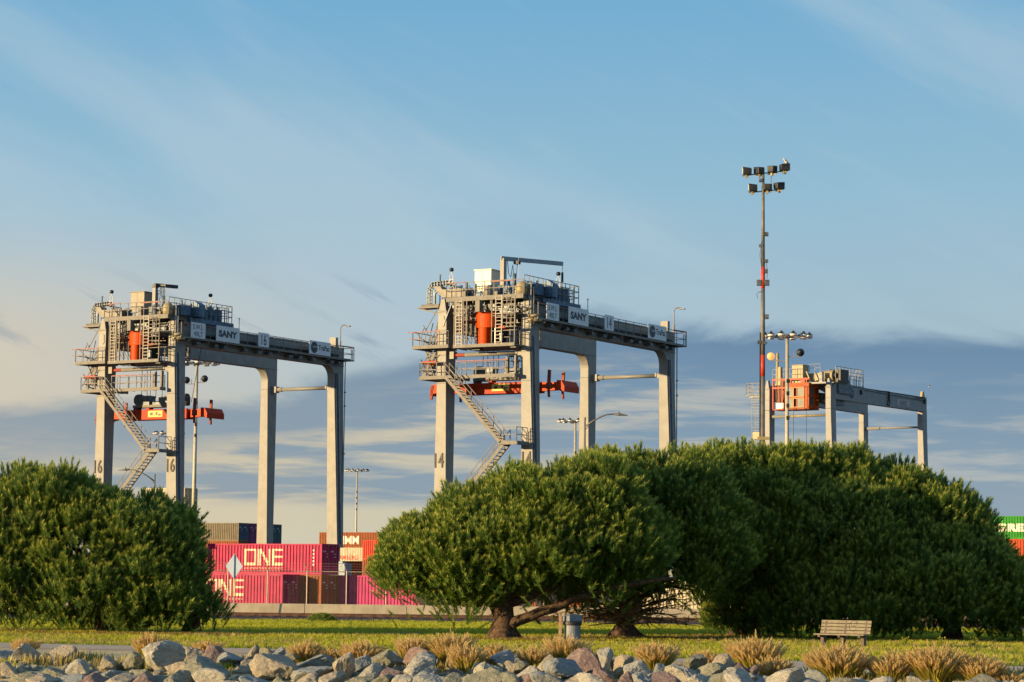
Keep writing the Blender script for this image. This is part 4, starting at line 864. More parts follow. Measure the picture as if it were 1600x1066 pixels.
# olive grey stack far behind, left
def stack(px, D, cols, base_lab, L=12.19):
    names = ['bottom', 'second', 'third', 'top', 'fifth']
    for j, tiers in enumerate(cols):
        for k, spec in enumerate(tiers):
            cc, cn = spec[0], spec[1]; lg = spec[2] if len(spec) > 2 else None; lc = spec[3] if len(spec) > 3 else None; dr = spec[4] if len(spec) > 4 else None
            if not (k == len(tiers)-1 or j == 0 or k >= 2): continue
            posn = 'top' if k == len(tiers)-1 else names[k]
            container(gp(px, D)+VX*2.62*j, k*H_, cc, f'{cn} container, {posn} tier, {base_lab}'+('' if j == 0 else f', row {j+1}'), lg, lc, L=L, door=dr, detail=(k == len(tiers)-1 or k >= 2), group='far container stacks')
stack(371, 365, [[(P_NAVY, 'navy'), (P_RED, 'red'), (P_BRN, 'rust orange'), (P_GRY, 'olive grey', 'small', None, P_NAVY)],
                 [(P_PUR, 'purple')]*4, [(P_TEAL, 'dark teal')]*4, [(P_PUR, 'plum')]*3+[(P_TEAL, 'dark green')]], 'far stack left of crane 16 far leg')
stack(590, 421, [[(P_BRN, 'brown'), (P_ORG, 'orange', None, None, P_NAVY), (P_WHT, 'white', 'ham', P_LRD), (P_BRN, 'brown orange', 'hmm', P_LWH, P_PUR)]], 'far stack right of crane 16')
stack(565, 380, [[(P_ORG, 'orange'), (P_ORG, 'orange', None, None, P_PUR)]], 'low stack below the white one')
stack(682, 339, [[(P_BRN, 'brown'), (P_BRN, 'brown'), (P_RED, 'bright red')]], 'stack left of the spreading pine')
stack(1648, 283, [[(P_BRN, 'brown'), (P_NAVY, 'navy'), (P_ORG, 'orange'), (P_GRN, 'green', 'ever', P_LWH)]], 'stack at the right edge')
stack(285, 300, [[(P_BRN, 'brown'), (P_ORG, 'orange'), (P_PUR, 'purple'), (P_RED, 'red'), (P_WHT, 'cream')]], 'stack behind crane 16 near leg', L=6.06)

# ------------------------------------------------------------------ light masts
def ring_mast(px, py, D, label, arms=(), lit=False):
    p = at(px, py, D); R = 2.4; H = p.z
    t = thing('light_mast', label, 'light mast', (p.x, p.y, 0), 0, 'tall ring lamp masts in the yard')
    b = MB(); b.tube((0, 0, 0), (0, 0, H-.1), .30, 14, r2=.17); b.build('pole', mat('mast_cream', (.42, .38, .28), .5, .1, var=.1), t, smooth=True)
    b = MB(); n = 28; b.path([(1.55*math.cos(2*math.pi*k/n), 1.55*math.sin(2*math.pi*k/n), H-.05) for k in range(n+1)], .07, 6)
    for k in range(6): an = 2*math.pi*k/6; b.bar((0, 0, H-.1), (R*.9*math.cos(an), R*.9*math.sin(an), H-.02), .08)
    b.tube((0, 0, H-.25), (0, 0, H+.1), .3, 12); rg = b.build('lamp_ring', M_GALVD, t)
    me = None; me2 = None
    for k in range(12):
        an = 2*math.pi*(k+.3)/12; L_ = (R*math.cos(an), R*math.sin(an), H-.02)
        if me is None:
            h = MB(); h.lathe([(.0, .36), (.12, .34), (.15, .2), (.30, .12), (.36, .06), (.36, .02)], (0, 0, 0), 12); o = h.build('lamp_head', M_DARK, t); me = o
            h = MB(); h.lathe([(0, .015), (.37, .01), (.36, -.13), (.28, -.2), (0, -.22)], (0, 0, 0), 12); o2 = h.build('lens', M_LENS, o); me2 = o2
        else: o = me.copy(); COL.objects.link(o); o.parent = t; o2 = me2.copy(); COL.objects.link(o2); o2.parent = o
        o.location = L_
    for (dx, dz, on) in arms:
        b = MB(); b.bar((0, 0, H-dz-.35), (dx, 0, H-dz-.35), .09); b.bar((dx, 0, H-dz-.35), (dx, 0, H-dz), .07); b.bar((dx*.5, 0, H-dz-.35), (dx*.5, 0, H-dz+.2), .05); ar = b.build('cross_arm', M_GALV, t)
        f = MB(); f.lathe([(0, -.38), (.3, -.32), (.42, -.05), (.38, .2), (.14, .38), (.1, .55), (0, .56)], (dx, 0, H-dz+.1), 16, 'y'); fo = f.build('round_floodlight', M_LIT if on else M_DARK, ar, smooth=True)
    b = MB()
    for k in range(4): b.box((-.1, -.32, H-5-k*1.3), (.22, -.15, H-4.6-k*1.3))
    b.build('pole_fitting', M_DARK, t)
    return t
ring_mast(1230, 525, 265, 'ring lamp mast in front of the small distant crane', [(1.4, 1.85, False), (-1.72, 2.3, True)])
ring_mast(308, 567, 300, 'ring lamp mast seen between the near legs and beam of crane 16', [(.95, 2.0, False), (-1.2, 2.2, False)])
ring_mast(264, 677, 430, 'low far ring lamp mast mostly hidden by the crane 16 leg')
ring_mast(558, 735, 560, 'slender farthest ring lamp mast right of crane 16')
ring_mast(899, 658, 380, 'ring lamp mast half hidden by the crane 14 far leg')
# tall pole with red bands and floodlights
p = at(1192.5, 262, 160); Hm = p.z
t = thing('flood_mast', 'tallest pole with red bands and two tiers of floodlights', 'light mast', (p.x, p.y, 0))
def hz(y): return at(1192, y, 160).z
b = MB(); b.tube((0, 0, 0), (0, 0, hz(588)), .16, 14, r2=.15); b.tube((0, 0, hz(555)), (0, 0, hz(451)), .145, 14, r2=.13); b.tube((0, 0, hz(417)), (0, 0, Hm), .125, 14, r2=.085); b.build('pole', M_GALVD, t, smooth=True)
for y0, y1, r in ((588, 555, .152), (451, 417, .132)): b = MB(); b.tube((0, 0, hz(y0)), (0, 0, hz(y1)), r, 14); b.build('red_band', M_REDB, t, smooth=True)
sc = 160/F_PX
def flood(px, py, yaw, w=.62, par=None, name='floodlight'):
    q = at(px, py, 160)-Vector((p.x, p.y, 0)); b = MB()
    b.hexa([(-w/2, -.2, -.24), (w/2, -.2, -.24), (w/2*.6, .3, -.2), (-w/2*.6, .3, -.2)], [(-w/2, -.25, .26), (w/2, -.25, .26), (w/2*.7, .3, .2), (-w/2*.7, .3, .2)])
    o = b.build(name, M_DARK, t, bevel=.03, loc=q); o.rotation_euler = (0, 0, yaw); c_ = MB(); c_.box((-w/2+.04, -.275, -.2), (w/2-.04, -.23, .22)); c_.build('lens', M_LENS, o)
    c_ = MB(); c_.box((-.06, -.1, -.42), (.06, .1, -.2)); c_.bar((-.3, 0, -.3), (.3, 0, -.3), .05); c_.build('bracket', M_CREAMY, o); return o
for px, py, yw in ((1167, 268, -1.75), (1186.5, 267, -2.8), (1206, 265, 2.7), (1226, 262, 1.9), (1176, 294, -1.7), (1199, 293, 3.0), (1217, 291, 2.2)): flood(px, py, yw)
b = MB()
for (x0, y0, x1, y1) in ((1160, 275, 1192, 271), (1192, 271, 1230, 267), (1170, 301, 1192, 299), (1192, 299, 1222, 296)):
    b.bar(at(x0, y0, 160)-Vector((p.x, p.y, 0)), at(x1, y1, 160)-Vector((p.x, p.y, 0)), .07)
b.bar(at(1205, 270, 160)-Vector((p.x, p.y, 0)), at(1205, 290, 160)-Vector((p.x, p.y, 0)), .04); b.build('cross_arm', M_GALVD, t)
b = MB()
for x, y, w, h in ((1197, 366, 7, 6), (1189, 384, 6, 4), (1197, 408, 6, 5), (1197, 424, 5, 6), (1186, 442, 7, 9), (1198, 442, 8, 9), (1198, 495, 6, 7), (1186, 535, 5, 5), (1196, 536, 5, 4), (1189, 282, 6, 5)):
    q = at(x, y, 160)-Vector((p.x, p.y, 0)); b.box((q.x-w/2*sc, -.15, q.z-h/2*sc), (q.x+w/2*sc, .15, q.z+h/2*sc))
tag(b.build('pole_fitting', M_MACH, t), kind='stuff')
b = MB(); b.path([at(x, y, 160)-Vector((p.x, p.y+.1, 0)) for x, y in ((1193, 372), (1189, 382), (1187, 400), (1189, 412), (1190, 425))], .022, 5); b.path([at(x, y, 160)-Vector((p.x, p.y+.1, 0)) for x, y in ((1197, 412), (1199, 425), (1198, 436))], .022, 5)
b.path([at(x, y, 160)-Vector((p.x, p.y+.1, 0)) for x, y in ((1192, 456), (1184, 457), (1182, 461), (1184, 467))], .018, 5); b.bar((-.19, -.05, 0), (-.17, -.05, hz(520)), .07); b.build('cable', M_DARK, t)
b = MB(); b.box((-.35, -.3, hz(688)), (.4, -.2, hz(683))); b.build('collar', M_CREAMY, t)
# gull on the last floodlight, and one in flight
def bird(name, q, label, fly):
    t = thing(name, label, 'bird', q); b = MB()
    b.lathe([(0, -.20), (.03, -.17), (.075, -.08), (.085, .02), (.06, .12), (.045, .17), (.05, .22), (.035, .26), (0, .28)], (0, 0, 0), 12, 'z')
    o = b.build('body', mat('gull_white', (.55, .52, .46), .8), t, smooth=True); o.rotation_euler = (0, math.radians(-38), 0) if not fly else (0, math.radians(80), 0); o.location = (0, 0, .24)
    w = MB()
    if fly:
        for s_ in (-1, 1): w.hexa([(-.08, 0, .24), (.1, 0, .24), (.05, s_*.55, .40), (-.06, s_*.55, .40)], [(-.08, 0, .26), (.1, 0, .26), (.05, s_*.55, .42), (-.06, s_*.55, .42)])
    else:
        for y in (-.075, .06): w.prism([(-.1, .33), (.0, .36), (.12, .20), (.26, .04), (.10, .10)], 'y', y, y+.02)
    w.build('wing', M_DARK, t)
    k = MB(); k.tube((-.19, 0, .47), (-.26, 0, .45), .014, 6, r2=.004); k.build('beak', M_YEL, t)
    if not fly:
        for y in (-.03, .03): k = MB(); k.tube((0, y, 0), (0, y, .16), .01, 5); k.build('leg', M_YEL, t)
    return t
bird('gull', at(1228, 257, 160)+Vector((0, 0, -.06)), 'gull perched on the rightmost upper floodlight of the tallest pole', False)
bird('bird', at(1452, 606, 150), 'tiny dark bird flying over the distant crane beam', True).scale = (.35,)*3
# cobra head street lamps
def street_lamp(px, py, D, s_, label, reach=59):
    p = at(px, py, D); t = thing('street_lamp', label, 'street lamp', (p.x, p.y, 0), 0, 'cobra head street lamps along the track'); H = p.z; r = reach*D/F_PX
    b = MB(); b.tube((0, 0, 0), (0, 0, H), .10, 10, r2=.055); b.lathe([(.0, 0), (.07, 0), (.05, .1), (0, .14)], (0, 0, H), 8); b.build('pole', M_GALVD, t, smooth=True)
    b = MB(); pts = [(0, 0, H-.45)]+[(s_*r*x, 0, H-.45+z) for x, z in ((.25, .42*r*.42), (.45, .68*r*.42), (.62, .83*r*.42), (.8, .86*r*.42))]; b.path(pts, .045, 8, radii=[.055, .05, .045, .04, .035]); b.bar((0, 0, H-.65), (s_*.25, 0, H-.4), .04); b.build('arm', M_GALVD, t, smooth=True)
    e = Vector(pts[-1]); b = MB(); b.hexa([e+Vector((0, -.08, -.06)), e+Vector((s_*.30, -.16, -.10)), e+Vector((s_*.30, .16, -.10)), e+Vector((0, .08, -.06))], [e+Vector((0, -.07, .05)), e+Vector((s_*.30, -.12, .07)), e+Vector((s_*.30, .12, .07)), e+Vector((0, .07, .05))])
    b.hexa([e+Vector((s_*.30, -.16, -.10)), e+Vector((s_*.85, -.05, -.09)), e+Vector((s_*.85, .05, -.09)), e+Vector((s_*.30, .16, -.10))], [e+Vector((s_*.30, -.12, .07)), e+Vector((s_*.85, -.03, -.05)), e+Vector((s_*.85, .03, -.05)), e+Vector((s_*.30, .12, .07))]); b.lathe([(0, 0), (.05, 0), (.05, .1), (0, .12)], tuple(e+Vector((s_*.3, 0, .06))), 8); b.build('lamp_head', M_GALVD, t)
street_lamp(242, 743, 190, -1, 'street lamp with its arm to the left, in front of crane 16 stairs', 50)
street_lamp(914, 655, 150, 1, 'street lamp with its arm to the right, in front of the crane 14 far leg', 56)
street_lamp(1298, 705, 150, -1, 'street lamp barely rising above the right pines, arm to the left', 52)

# ------------------------------------------------------------------ pines
def foliage_mat(name, dark, lit, tipc, trl=.28):
    M = bpy.data.materials.new(name); M.use_nodes = True; q = NG(M.node_tree); b = q.n['Principled BSDF']
    b.inputs['Roughness'].default_value = .6; b.inputs['Specular IOR Level'].default_value = .25
    a = q.n.new('ShaderNodeAttribute'); a.attribute_name = 'tone'; sp = q.n.new('ShaderNodeSeparateXYZ'); q.l.new(a.outputs['Vector'], sp.inputs[0])
    c = q.mix(sp.outputs[0], dark, lit); c = q.mix(q.m('MULTIPLY', q.ss(sp.outputs[1], .58, .95), .8), c, tipc)
    q.l.new(c, b.inputs['Base Color'])
    tr_ = q.n.new('ShaderNodeBsdfTranslucent'); q.l.new(q.mix(.3, c, (.16, .20, .02)), tr_.inputs[0]); mx_ = q.n.new('ShaderNodeMixShader'); mx_.inputs[0].default_value = trl
    q.l.new(b.outputs[0], mx_.inputs[1]); q.l.new(tr_.outputs[0], mx_.inputs[2]); q.l.new(mx_.outputs[0], q.n['Material Output'].inputs[0]); return M
M_PINE = foliage_mat('pine_needles', (.105, .205, .055), (.175, .265, .040), (.58, .58, .10), .45)  # tips yellowed for new growth, and brightened for sunlight caught there
M_DEAD = foliage_mat('dry_needles', (.10, .055, .02), (.20, .12, .04), (.24, .15, .05))
M_BARK = mat('pine_bark', (.085, .052, .032), .9, var=.5, scale=9, bump=1., bscale=30)
M_TWIG = mat('dead_twig', (.28, .17, .08), .85, var=.3, scale=8)
def shoot_templates(nv, nn, width):
    T_ = []
    for v in range(nv):
        tri = []; tt = []
        for i in range(nn):
            t = (i+.5)/nn; ang = i*2.39996+RNG.uniform(-.3, .3); op = math.radians(RNG.uniform(24, 48)) if t > .15 else math.radians(60)
            L = .42*RNG.uniform(.8, 1.15)*(1.-.25*t); rad = np.array([math.cos(ang), math.sin(ang), 0]); d = rad*math.sin(op)+np.array([0, 0, math.cos(op)])
            base = np.array([0, 0, t*.86]); sd = np.cross(d, rad); sd = sd/max(1e-6, np.linalg.norm(sd))*width/2
            if np.linalg.norm(sd) < 1e-5: sd = np.array([-rad[1], rad[0], 0])*width/2
            tri += [base-sd, base+sd, base+d*L]; tt += [t*.75, t*.75, t*.75+.28]
        T_.append((np.array(tri), np.array(tt)))
    return T_
SH = shoot_templates(5, 30, .075)
def build_shoots(name, P, D, Ls, tone, mat_, parent, templates=SH):
    N = len(P); var = RNG.integers(0, len(templates), N); D = D/np.linalg.norm(D, axis=1, keepdims=True)
    up = np.tile([[1., .2, .1]], (N, 1)); A = np.cross(D, up); A /= np.linalg.norm(A, axis=1, keepdims=True); B = np.cross(D, A)
    th = RNG.uniform(0, 6.283, N); A2 = A*np.cos(th)[:, None]+B*np.sin(th)[:, None]; B2 = np.cross(D, A2)
    nvx = len(templates[0][0]); out_ = np.empty((N, nvx, 3), np.float32); tn = np.zeros((N, nvx, 3), np.float32)
    for k, (tv, tt) in enumerate(templates):
        i = np.where(var == k)[0]
        if not len(i): continue
        q = tv[None]*Ls[i][:, None, None]
        out_[i] = P[i][:, None]+q[:, :, 0:1]*A2[i][:, None]+q[:, :, 1:2]*B2[i][:, None]+q[:, :, 2:3]*D[i][:, None]
        tn[i, :, 0] = tone[i][:, None]; tn[i, :, 1] = tt[None]
    V = out_.reshape(-1, 3); nt_ = len(V)//3; me = bpy.data.meshes.new(name)
    me.vertices.add(len(V)); me.vertices.foreach_set('co', V.ravel()); me.loops.add(len(V)); me.loops.foreach_set('vertex_index', np.arange(len(V), dtype=np.int32))
    me.polygons.add(nt_); me.polygons.foreach_set('loop_start', np.arange(0, len(V), 3, dtype=np.int32))
    at_ = me.attributes.new('tone', 'FLOAT_VECTOR', 'POINT'); at_.data.foreach_set('vector', tn.reshape(-1, 3).ravel())
    me.materials.append(mat_); me.update(); o = bpy.data.objects.new(name, me); COL.objects.link(o); o.parent = parent; return o
def limb(mb, p0, p1, r0, r1, bend=.12, n=5, seed=0):
    p0, p1 = Vector(p0), Vector(p1); L = (p1-p0).length; pts, rs = [], []; rr = random.Random(seed); off = Vector((rr.uniform(-1, 1), rr.uniform(-1, 1), rr.uniform(-.2, 1)))*L*bend
    for i in range(n+1): t = i/n; pts.append(p0.lerp(p1, t)+off*math.sin(math.pi*t)+Vector((rr.uniform(-1, 1), rr.uniform(-1, 1), rr.uniform(-1, 1)))*L*.015); rs.append(r0+(r1-r0)*t)
    mb.path(pts, 0, 7, radii=rs); return pts
def pine(label, base, lobes, trunk, dens=1., seed=1, shoot=.50, under=.0, limbs=True, group='pines on the grass'):
    """lobes: (x, y, z, rx, ry, rz) in world metres"""
    rng = np.random.default_rng(seed); bx, by = base
    t = thing('pine_tree', label, 'pine tree', (bx, by, 0), 0, group)
    C_, Dd, Lo = [], [], []
    LB = np.array(lobes)
    P, D, Ls, tone = [], [], [], []
    for li, (x, y, z, rx, ry, rz) in enumerate(lobes):
        area = 4*math.pi*((rx*ry)**1.6/3+(rx*rz)**1.6/3+(ry*rz)**1.6/3)**(1/1.6)
        for shell, den in ((1.0, 1.15), (.84, 1.3), (.62, 1.0)):
            n = int(area*shell**2*den*dens)
            u = rng.normal(size=(n, 3)); u /= np.linalg.norm(u, axis=1, keepdims=True)
            # irregular radius
            nz = np.array([mnoise.noise(Vector((a*2.2+li*7, b*2.2, c*2.2+seed))) for a, b, c in u])
            rad = shell*(1+.16*nz+rng.normal(size=n)*.03)
            p = np.array([x, y, z])+u*np.array([rx, ry, rz])*rad[:, None]
            nrm = u/np.array([rx, ry, rz]); nrm /= np.linalg.norm(nrm, axis=1, keepdims=True)
            keep = np.ones(n, bool)
            for lj, (a, b, c, ra, rb, rc) in enumerate(lobes):
                if lj != li: keep &= (((p-[a, b, c])/[ra, rb, rc])**2).sum(1) > (.80 if shell == 1 else .3)
            keep &= (nrm[:, 2] > -.55) | (rng.random(n) < under); keep &= p[:, 2] > .25
            keep &= (nrm[:, 1] < .55) | (rng.random(n) < .35)
            p, nrm = p[keep], nrm[keep]
            for q, nn_ in zip(p, nrm):
                m_ = int(rng.integers(38, 64)) if shell == 1 else 22; cr0 = rng.uniform(.30, .46)
                ax = nn_*.5+np.array([0, 0, .85]); ax /= np.linalg.norm(ax)
                off = rng.normal(size=(m_, 3))*[cr0, cr0, .20]; off = off-nn_*(off@nn_)[:, None]*.35
                h_ = .22-.85*((off**2).sum(1))   # domed clump
                pop = (rng.uniform(.12, .38) if (shell == 1 and nn_[2] > .15 and rng.random() < .16) else 0.); P.append(q+off+ax*(h_[:, None]+pop)); dd = ax+off*1.05+rng.normal(size=(m_, 3))*.15; dd[:, 2] += .30; D.append(dd)
                Ls.append(shoot*rng.uniform(.7, 1.25, m_)); tb = rng.uniform(.05, .95); tone.append(np.clip(tb+rng.normal(size=m_)*.2, 0, 1))
    P, D, Ls, tone = np.concatenate(P), np.concatenate(D), np.concatenate(Ls), np.concatenate(tone)
    ok = P[:, 2] > .05; P, D, Ls, tone = P[ok], D[ok], Ls[ok], tone[ok]
    P -= np.array([bx, by, 0]); cr_ = build_shoots('crown', P, D, Ls, tone, M_PINE, t); cr_['kind'] = 'stuff'
    # trunk and limbs
    b = MB(); th, tr0 = trunk; rr = random.Random(seed)
    b.path([(0, 0, -.1), (0, 0, .1), (.02, 0, .4), (.05, .02, th*.6), (0, .05, th)], 0, 12, radii=[tr0*1.7, tr0*1.35, tr0, tr0*.85, tr0*.8])
    b.build('trunk', M_BARK, t, smooth=True)
    if limbs:
        b = MB(); tgt = []
        for li, (x, y, z, rx, ry, rz) in enumerate(lobes):
            tip = (x-bx+rr.uniform(-.2, .2)*rx, y-by, z-rz*.1); st = (rr.uniform(-.1, .1), 0, th*rr.uniform(.75, .98))
            pts = limb(b, st, tip, tr0*.42, tr0*.14, .10, 6, seed*10+li)
            for k in range(7):
                s0 = pts[rr.randint(2, 5)]; an = rr.uniform(0, 6.28); e = Vector((x-bx+rx*.75*math.cos(an), y-by+ry*.75*math.sin(an), z+rz*rr.uniform(-.55, .5))); limb(b, s0, e, tr0*.12, .018, .15, 4, seed*77+li*9+k)
        b.build('branches', M_BARK, t, smooth=True)
    return t
def W_(px, py, Y): q = at(px, py, Y); return q.x, q.z
def lobe(px, py, Y, rxp, rzp, ry=None, dY=0.):
    x, z = W_(px, py, Y); s_ = Y/F_PX; return (x, Y+dY, z, rxp*s_, ry if ry else rxp*s_*.75, rzp*s_)
# spreading pine with the visible trunk
Y = 91.3
sp_t = pine('broad umbrella shaped pine leaning over the litter bin, forked dark trunk in view', (-.22, Y),
     [lobe(640, 893, Y, 38, 32, 1.5), lobe(662, 880, Y, 48, 44, 1.9), lobe(712, 866, Y, 74, 48, 2.3), lobe(778, 838, Y, 92, 58, 2.7), lobe(860, 808, Y, 98, 60, 2.8), lobe(925, 815, Y, 78, 78, 2.6, .4), lobe(850, 862, Y, 120, 52, 2.4, -.6), lobe(750, 885, Y, 120, 48, 2.2, -.3), lobe(960, 858, Y, 70, 60, 2.0, -.3), lobe(676, 900, Y, 44, 34, 1.5), lobe(728, 915, Y, 56, 38, 1.7, .4), lobe(845, 892, Y, 80, 40, 1.8, 2.0), lobe(930, 885, Y, 66, 38, 1.6, 1.2)],
     (1.5, .42), 1.05, seed=3, under=.45)
b = MB()
for i, (x, z, r, dy) in enumerate(((-.75, 2.4, .20, .1), (.35, 2.6, .22, -.1), (-.15, 2.7, .16, .5))): limb(b, (0, 0, .75), (x*1., dy, z), .30, r*.8, .08, 5, 90+i)
pts = limb(b, (.25, -.1, .6), (3.3, -.6, 1.72), .21, .13, .02, 8, 31); limb(b, (3.3, -.6, 1.72), (6.2, -1.0, 2.3), .13, .06, .05, 6, 32)
b.path([(-.55, .1, -.08), (-.35, 0, .12), (-.1, 0, .6)], 0, 8, radii=[.12, .22, .25]); b.path([(.75, -.1, -.08), (.45, 0, .14), (.1, 0, .6)], 0, 8, radii=[.10, .2, .25]); b.path([(.1, -.7, -.08), (.08, -.35, .12), (0, 0, .6)], 0, 8, radii=[.1, .2, .25])
b.build('low_limb', M_BARK, sp_t, smooth=True)
# middle pine with bare lower twigs
Y2 = 96.
t2 = pine('middle pine with bare tangled lower twigs beside the litter bin', (4.38, Y2),
     [lobe(965, 805, Y2, 82, 82, 2.6), lobe(1040, 792, Y2, 88, 64, 2.6), lobe(1010, 850, Y2, 105, 62, 2.4, -.6), lobe(1075, 845, Y2, 85, 85, 2.5, .2), lobe(1060, 905, Y2, 62, 40, 1.6, -.5), lobe(900, 850, Y2, 60, 60, 2.2, 1.2)], (1.0, .40), 1.05, seed=11, under=.1)
b = MB(); rr = random.Random(4)
for k in range(60):
    a0 = (rr.uniform(-.3, .3), rr.uniform(-.6, .2), rr.uniform(.5, 1.1)); an = rr.uniform(math.pi*.9, math.pi*2.1) if rr.random() < .8 else rr.uniform(0, 6.28); L = rr.uniform(1.2, 2.9)
    e = (L*math.cos(an)*1.1, L*.6*math.sin(an), rr.uniform(.35, 2.1)); pts = limb(b, a0, e, .035, .012, .14, 6, 500+k)
    for j in range(3): s0 = pts[rr.randint(2, 5)]; limb(b, s0, s0+Vector((rr.uniform(-.7, .7), rr.uniform(-.4, .4), rr.uniform(-.5, .25))), .014, .006, .15, 3, 900+k*3+j)
tw = b.build('dead_twigs', M_TWIG, t2); tw['kind'] = 'stuff'
rngd = np.random.default_rng(5); n = 420
Pd = np.stack([rngd.normal(-.6, 1.6, n), rngd.normal(-.3, .7, n), rngd.uniform(.7, 2.0, n)], 1); dn = build_shoots('dry_needles', Pd, rngd.normal(size=(n, 3))+[0, 0, -.3], rngd.uniform(.2, .4, n), rngd.random(n), M_DEAD, t2); dn['kind'] = 'stuff'
b = MB()
for k, (x, y) in enumerate(((.75, -.1), (-.65, -.1), (.1, -.6))): b.path([(x*1.3, y*1.2, -.08), (x*.7, y*.6, .1), (0, 0, .55)], 0, 8, radii=[.09, .17, .24])
b.build('roots', M_BARK, t2, smooth=True)['kind'] = 'stuff'
Y3 = 101.
pine('tall dense pine with dark shaded trunk between the middle pine and the bench', (9.5, Y3+1),
     [lobe(1130, 792, Y3, 80, 78, 3.0), lobe(1190, 780, Y3, 85, 64, 3.0), lobe(1160, 850, Y3, 95, 70, 2.8, -.8), lobe(1215, 850, Y3, 70, 80, 2.6), lobe(1165, 925, Y3, 62, 42, 2.0, -.4), lobe(1120, 915, Y3, 36, 34, 1.6, .3), lobe(1195, 850, Y3, 60, 70, 2.4, -1.6), lobe(1115, 840, Y3, 60, 60, 2.2, -2.2), lobe(1160, 972, Y3, 48, 22, 1.2, -.5)], (2.0, .52), 1., seed=21, under=.3)
Y4 = 98.
pine('wide dense pine reaching the ground behind the wooden bench', (12.6, Y4+1.5),
     [lobe(1270, 780, Y4+4, 90, 66, 2.8), lobe(1340, 790, Y4+4, 76, 66, 2.8), lobe(1250, 850, Y4+2, 75, 75, 2.6), lobe(1320, 850, Y4+1.5, 85, 80, 2.5), lobe(1255, 945, Y4+1, 62, 52, 1.8), lobe(1340, 935, Y4+.6, 80, 58, 2.0)], (2.0, .4), 1., seed=31, under=.5)
pine('dense pine at the right, full to the ground, sloping down to the right', (17.5, Y4+2),
     [lobe(1405, 806, Y4+4, 58, 66, 2.6), lobe(1450, 840, Y4+3, 70, 70, 2.6), lobe(1495, 850, Y4+3, 42, 54, 2.2), lobe(1420, 925, Y4+.8, 80, 68, 2.2), lobe(1490, 915, Y4+1, 70, 72, 2.2)], (1.8, .36), 1., seed=41, under=.5)
pine('lowest pine at the right edge in front of the green container', (21.2, Y4+2),
     [lobe(1530, 875, Y4+2, 36, 36, 1.8), lobe(1560, 935, Y4+1.4, 56, 50, 2.2), lobe(1615, 955, Y4+1.6, 60, 50, 2.0), lobe(1665, 930, Y4+2, 60, 60, 2.0)], (1.5, .3), 1., seed=51, under=.5)
YL = 95.
pine('rounded dense pine at the left edge, tallest of the left clump', (-15.2, YL),
     [lobe(72, 804, YL, 70, 58, 2.4), lobe(10, 832, YL, 84, 66, 2.4), lobe(130, 865, YL, 84, 74, 2.4, -.3), lobe(40, 905, YL, 100, 62, 2.2, -.4), lobe(150, 935, YL, 95, 50, 2.0, -.6), lobe(-60, 850, YL, 80, 90, 2.4), lobe(150, 826, YL, 44, 40, 1.9, -.2)], (1.6, .35), 1.05, seed=61, under=.5)
pine('shorter dense pine on the left, right next to the magenta containers', (-12.0, YL+1),
     [lobe(210, 838, YL, 56, 52, 2.2), lobe(246, 860, YL, 44, 54, 2.2, .3), lobe(232, 905, YL, 66, 56, 2.2, -.4), lobe(270, 892, YL, 32, 46, 1.6), lobe(255, 950, YL, 62, 32, 1.6, -.6), lobe(315, 962, YL, 20, 16, .8, -.3)], (1.4, .3), 1.1, seed=71, under=.5)
pine('pine just outside the left edge of the view', (-24, YL-1), [(-24, YL-1, 3.6, 4, 3, 2.6), (-27, YL, 3.2, 3, 3, 2.4)], (1.4, .3), .5, seed=81, under=.3)

# ------------------------------------------------------------------ grass
def leaf_mat(name, a, b_, tipc, tr=.3):
    return foliage_mat(name, a, b_, tipc, .5)
M_GRASS = leaf_mat('grass_blades', (.22, .30, .02), (.44, .44, .03), (.75, .68, .08))  # tip colour painted bright yellow for low sun on the blades
M_DRYG = leaf_mat('dry_grass', (.36, .28, .09), (.50, .39, .15), (.62, .50, .22))
def blade_templates(nv, nb, w, spread=.35):
    T_ = []
    for v in range(nv):
        tri, tt = [], []
        for i in range(nb):
            an = RNG.uniform(0, 6.28); le = RNG.uniform(.05, spread); h = RNG.uniform(.6, 1.); bx, by = RNG.normal(size=2)*.25
            d = np.array([math.cos(an)*le, math.sin(an)*le, h]); ww = w*RNG.uniform(.7, 1.3); pa = RNG.uniform(-.6, .6); sd = np.array([math.cos(pa), math.sin(pa), 0])*ww/2
            B = np.array([bx, by, 0]); tri += [B-sd, B+sd, B+d]; tt += [.1, .1, 1.]
        T_.append((np.array(tri), np.array(tt)))
    return T_
GB = blade_templates(6, 5, .22)
def grass(name, n, region, h0, h1, mat_, seed, up=True):
    rng = np.random.default_rng(seed); x = rng.uniform(region[0], region[1], n); y = rng.uniform(region[2], region[3], n)
    pn = np.array([mnoise.noise(Vector((a*.35, b*.18, seed))) for a, b in zip(x, y)])
    ed = 79.9-(x+16)*.405-1.2
    k = (y > ed+rng.uniform(-.3, .5, n)) & (y < 130.4+pn*1.5); x, y, pn = x[k], y[k], pn[k]; n = len(x)
    P = np.stack([x, y, np.zeros(n)], 1); D = np.tile([[0., 0, 1.]], (n, 1))+rng.normal(size=(n, 3))*.06; L = rng.uniform(h0, h1, n)*(1+.5*pn)
    return build_shoots(name, P, D, L, np.clip(.5+pn*.9+rng.normal(size=n)*.18, 0, 1), mat_, None, GB)
tag(grass('lawn_grass', 78000, (-24, 24, 66, 131), .07, .15, M_GRASS, 3), 'green grass strip between gravel path and railway track', 'grass', kind='stuff')
tag(grass('dry_lawn_grass', 9000, (-22, 22, 66, 100), .08, .17, M_DRYG, 9), 'dry yellow stalks scattered in the green grass', 'grass', kind='stuff')
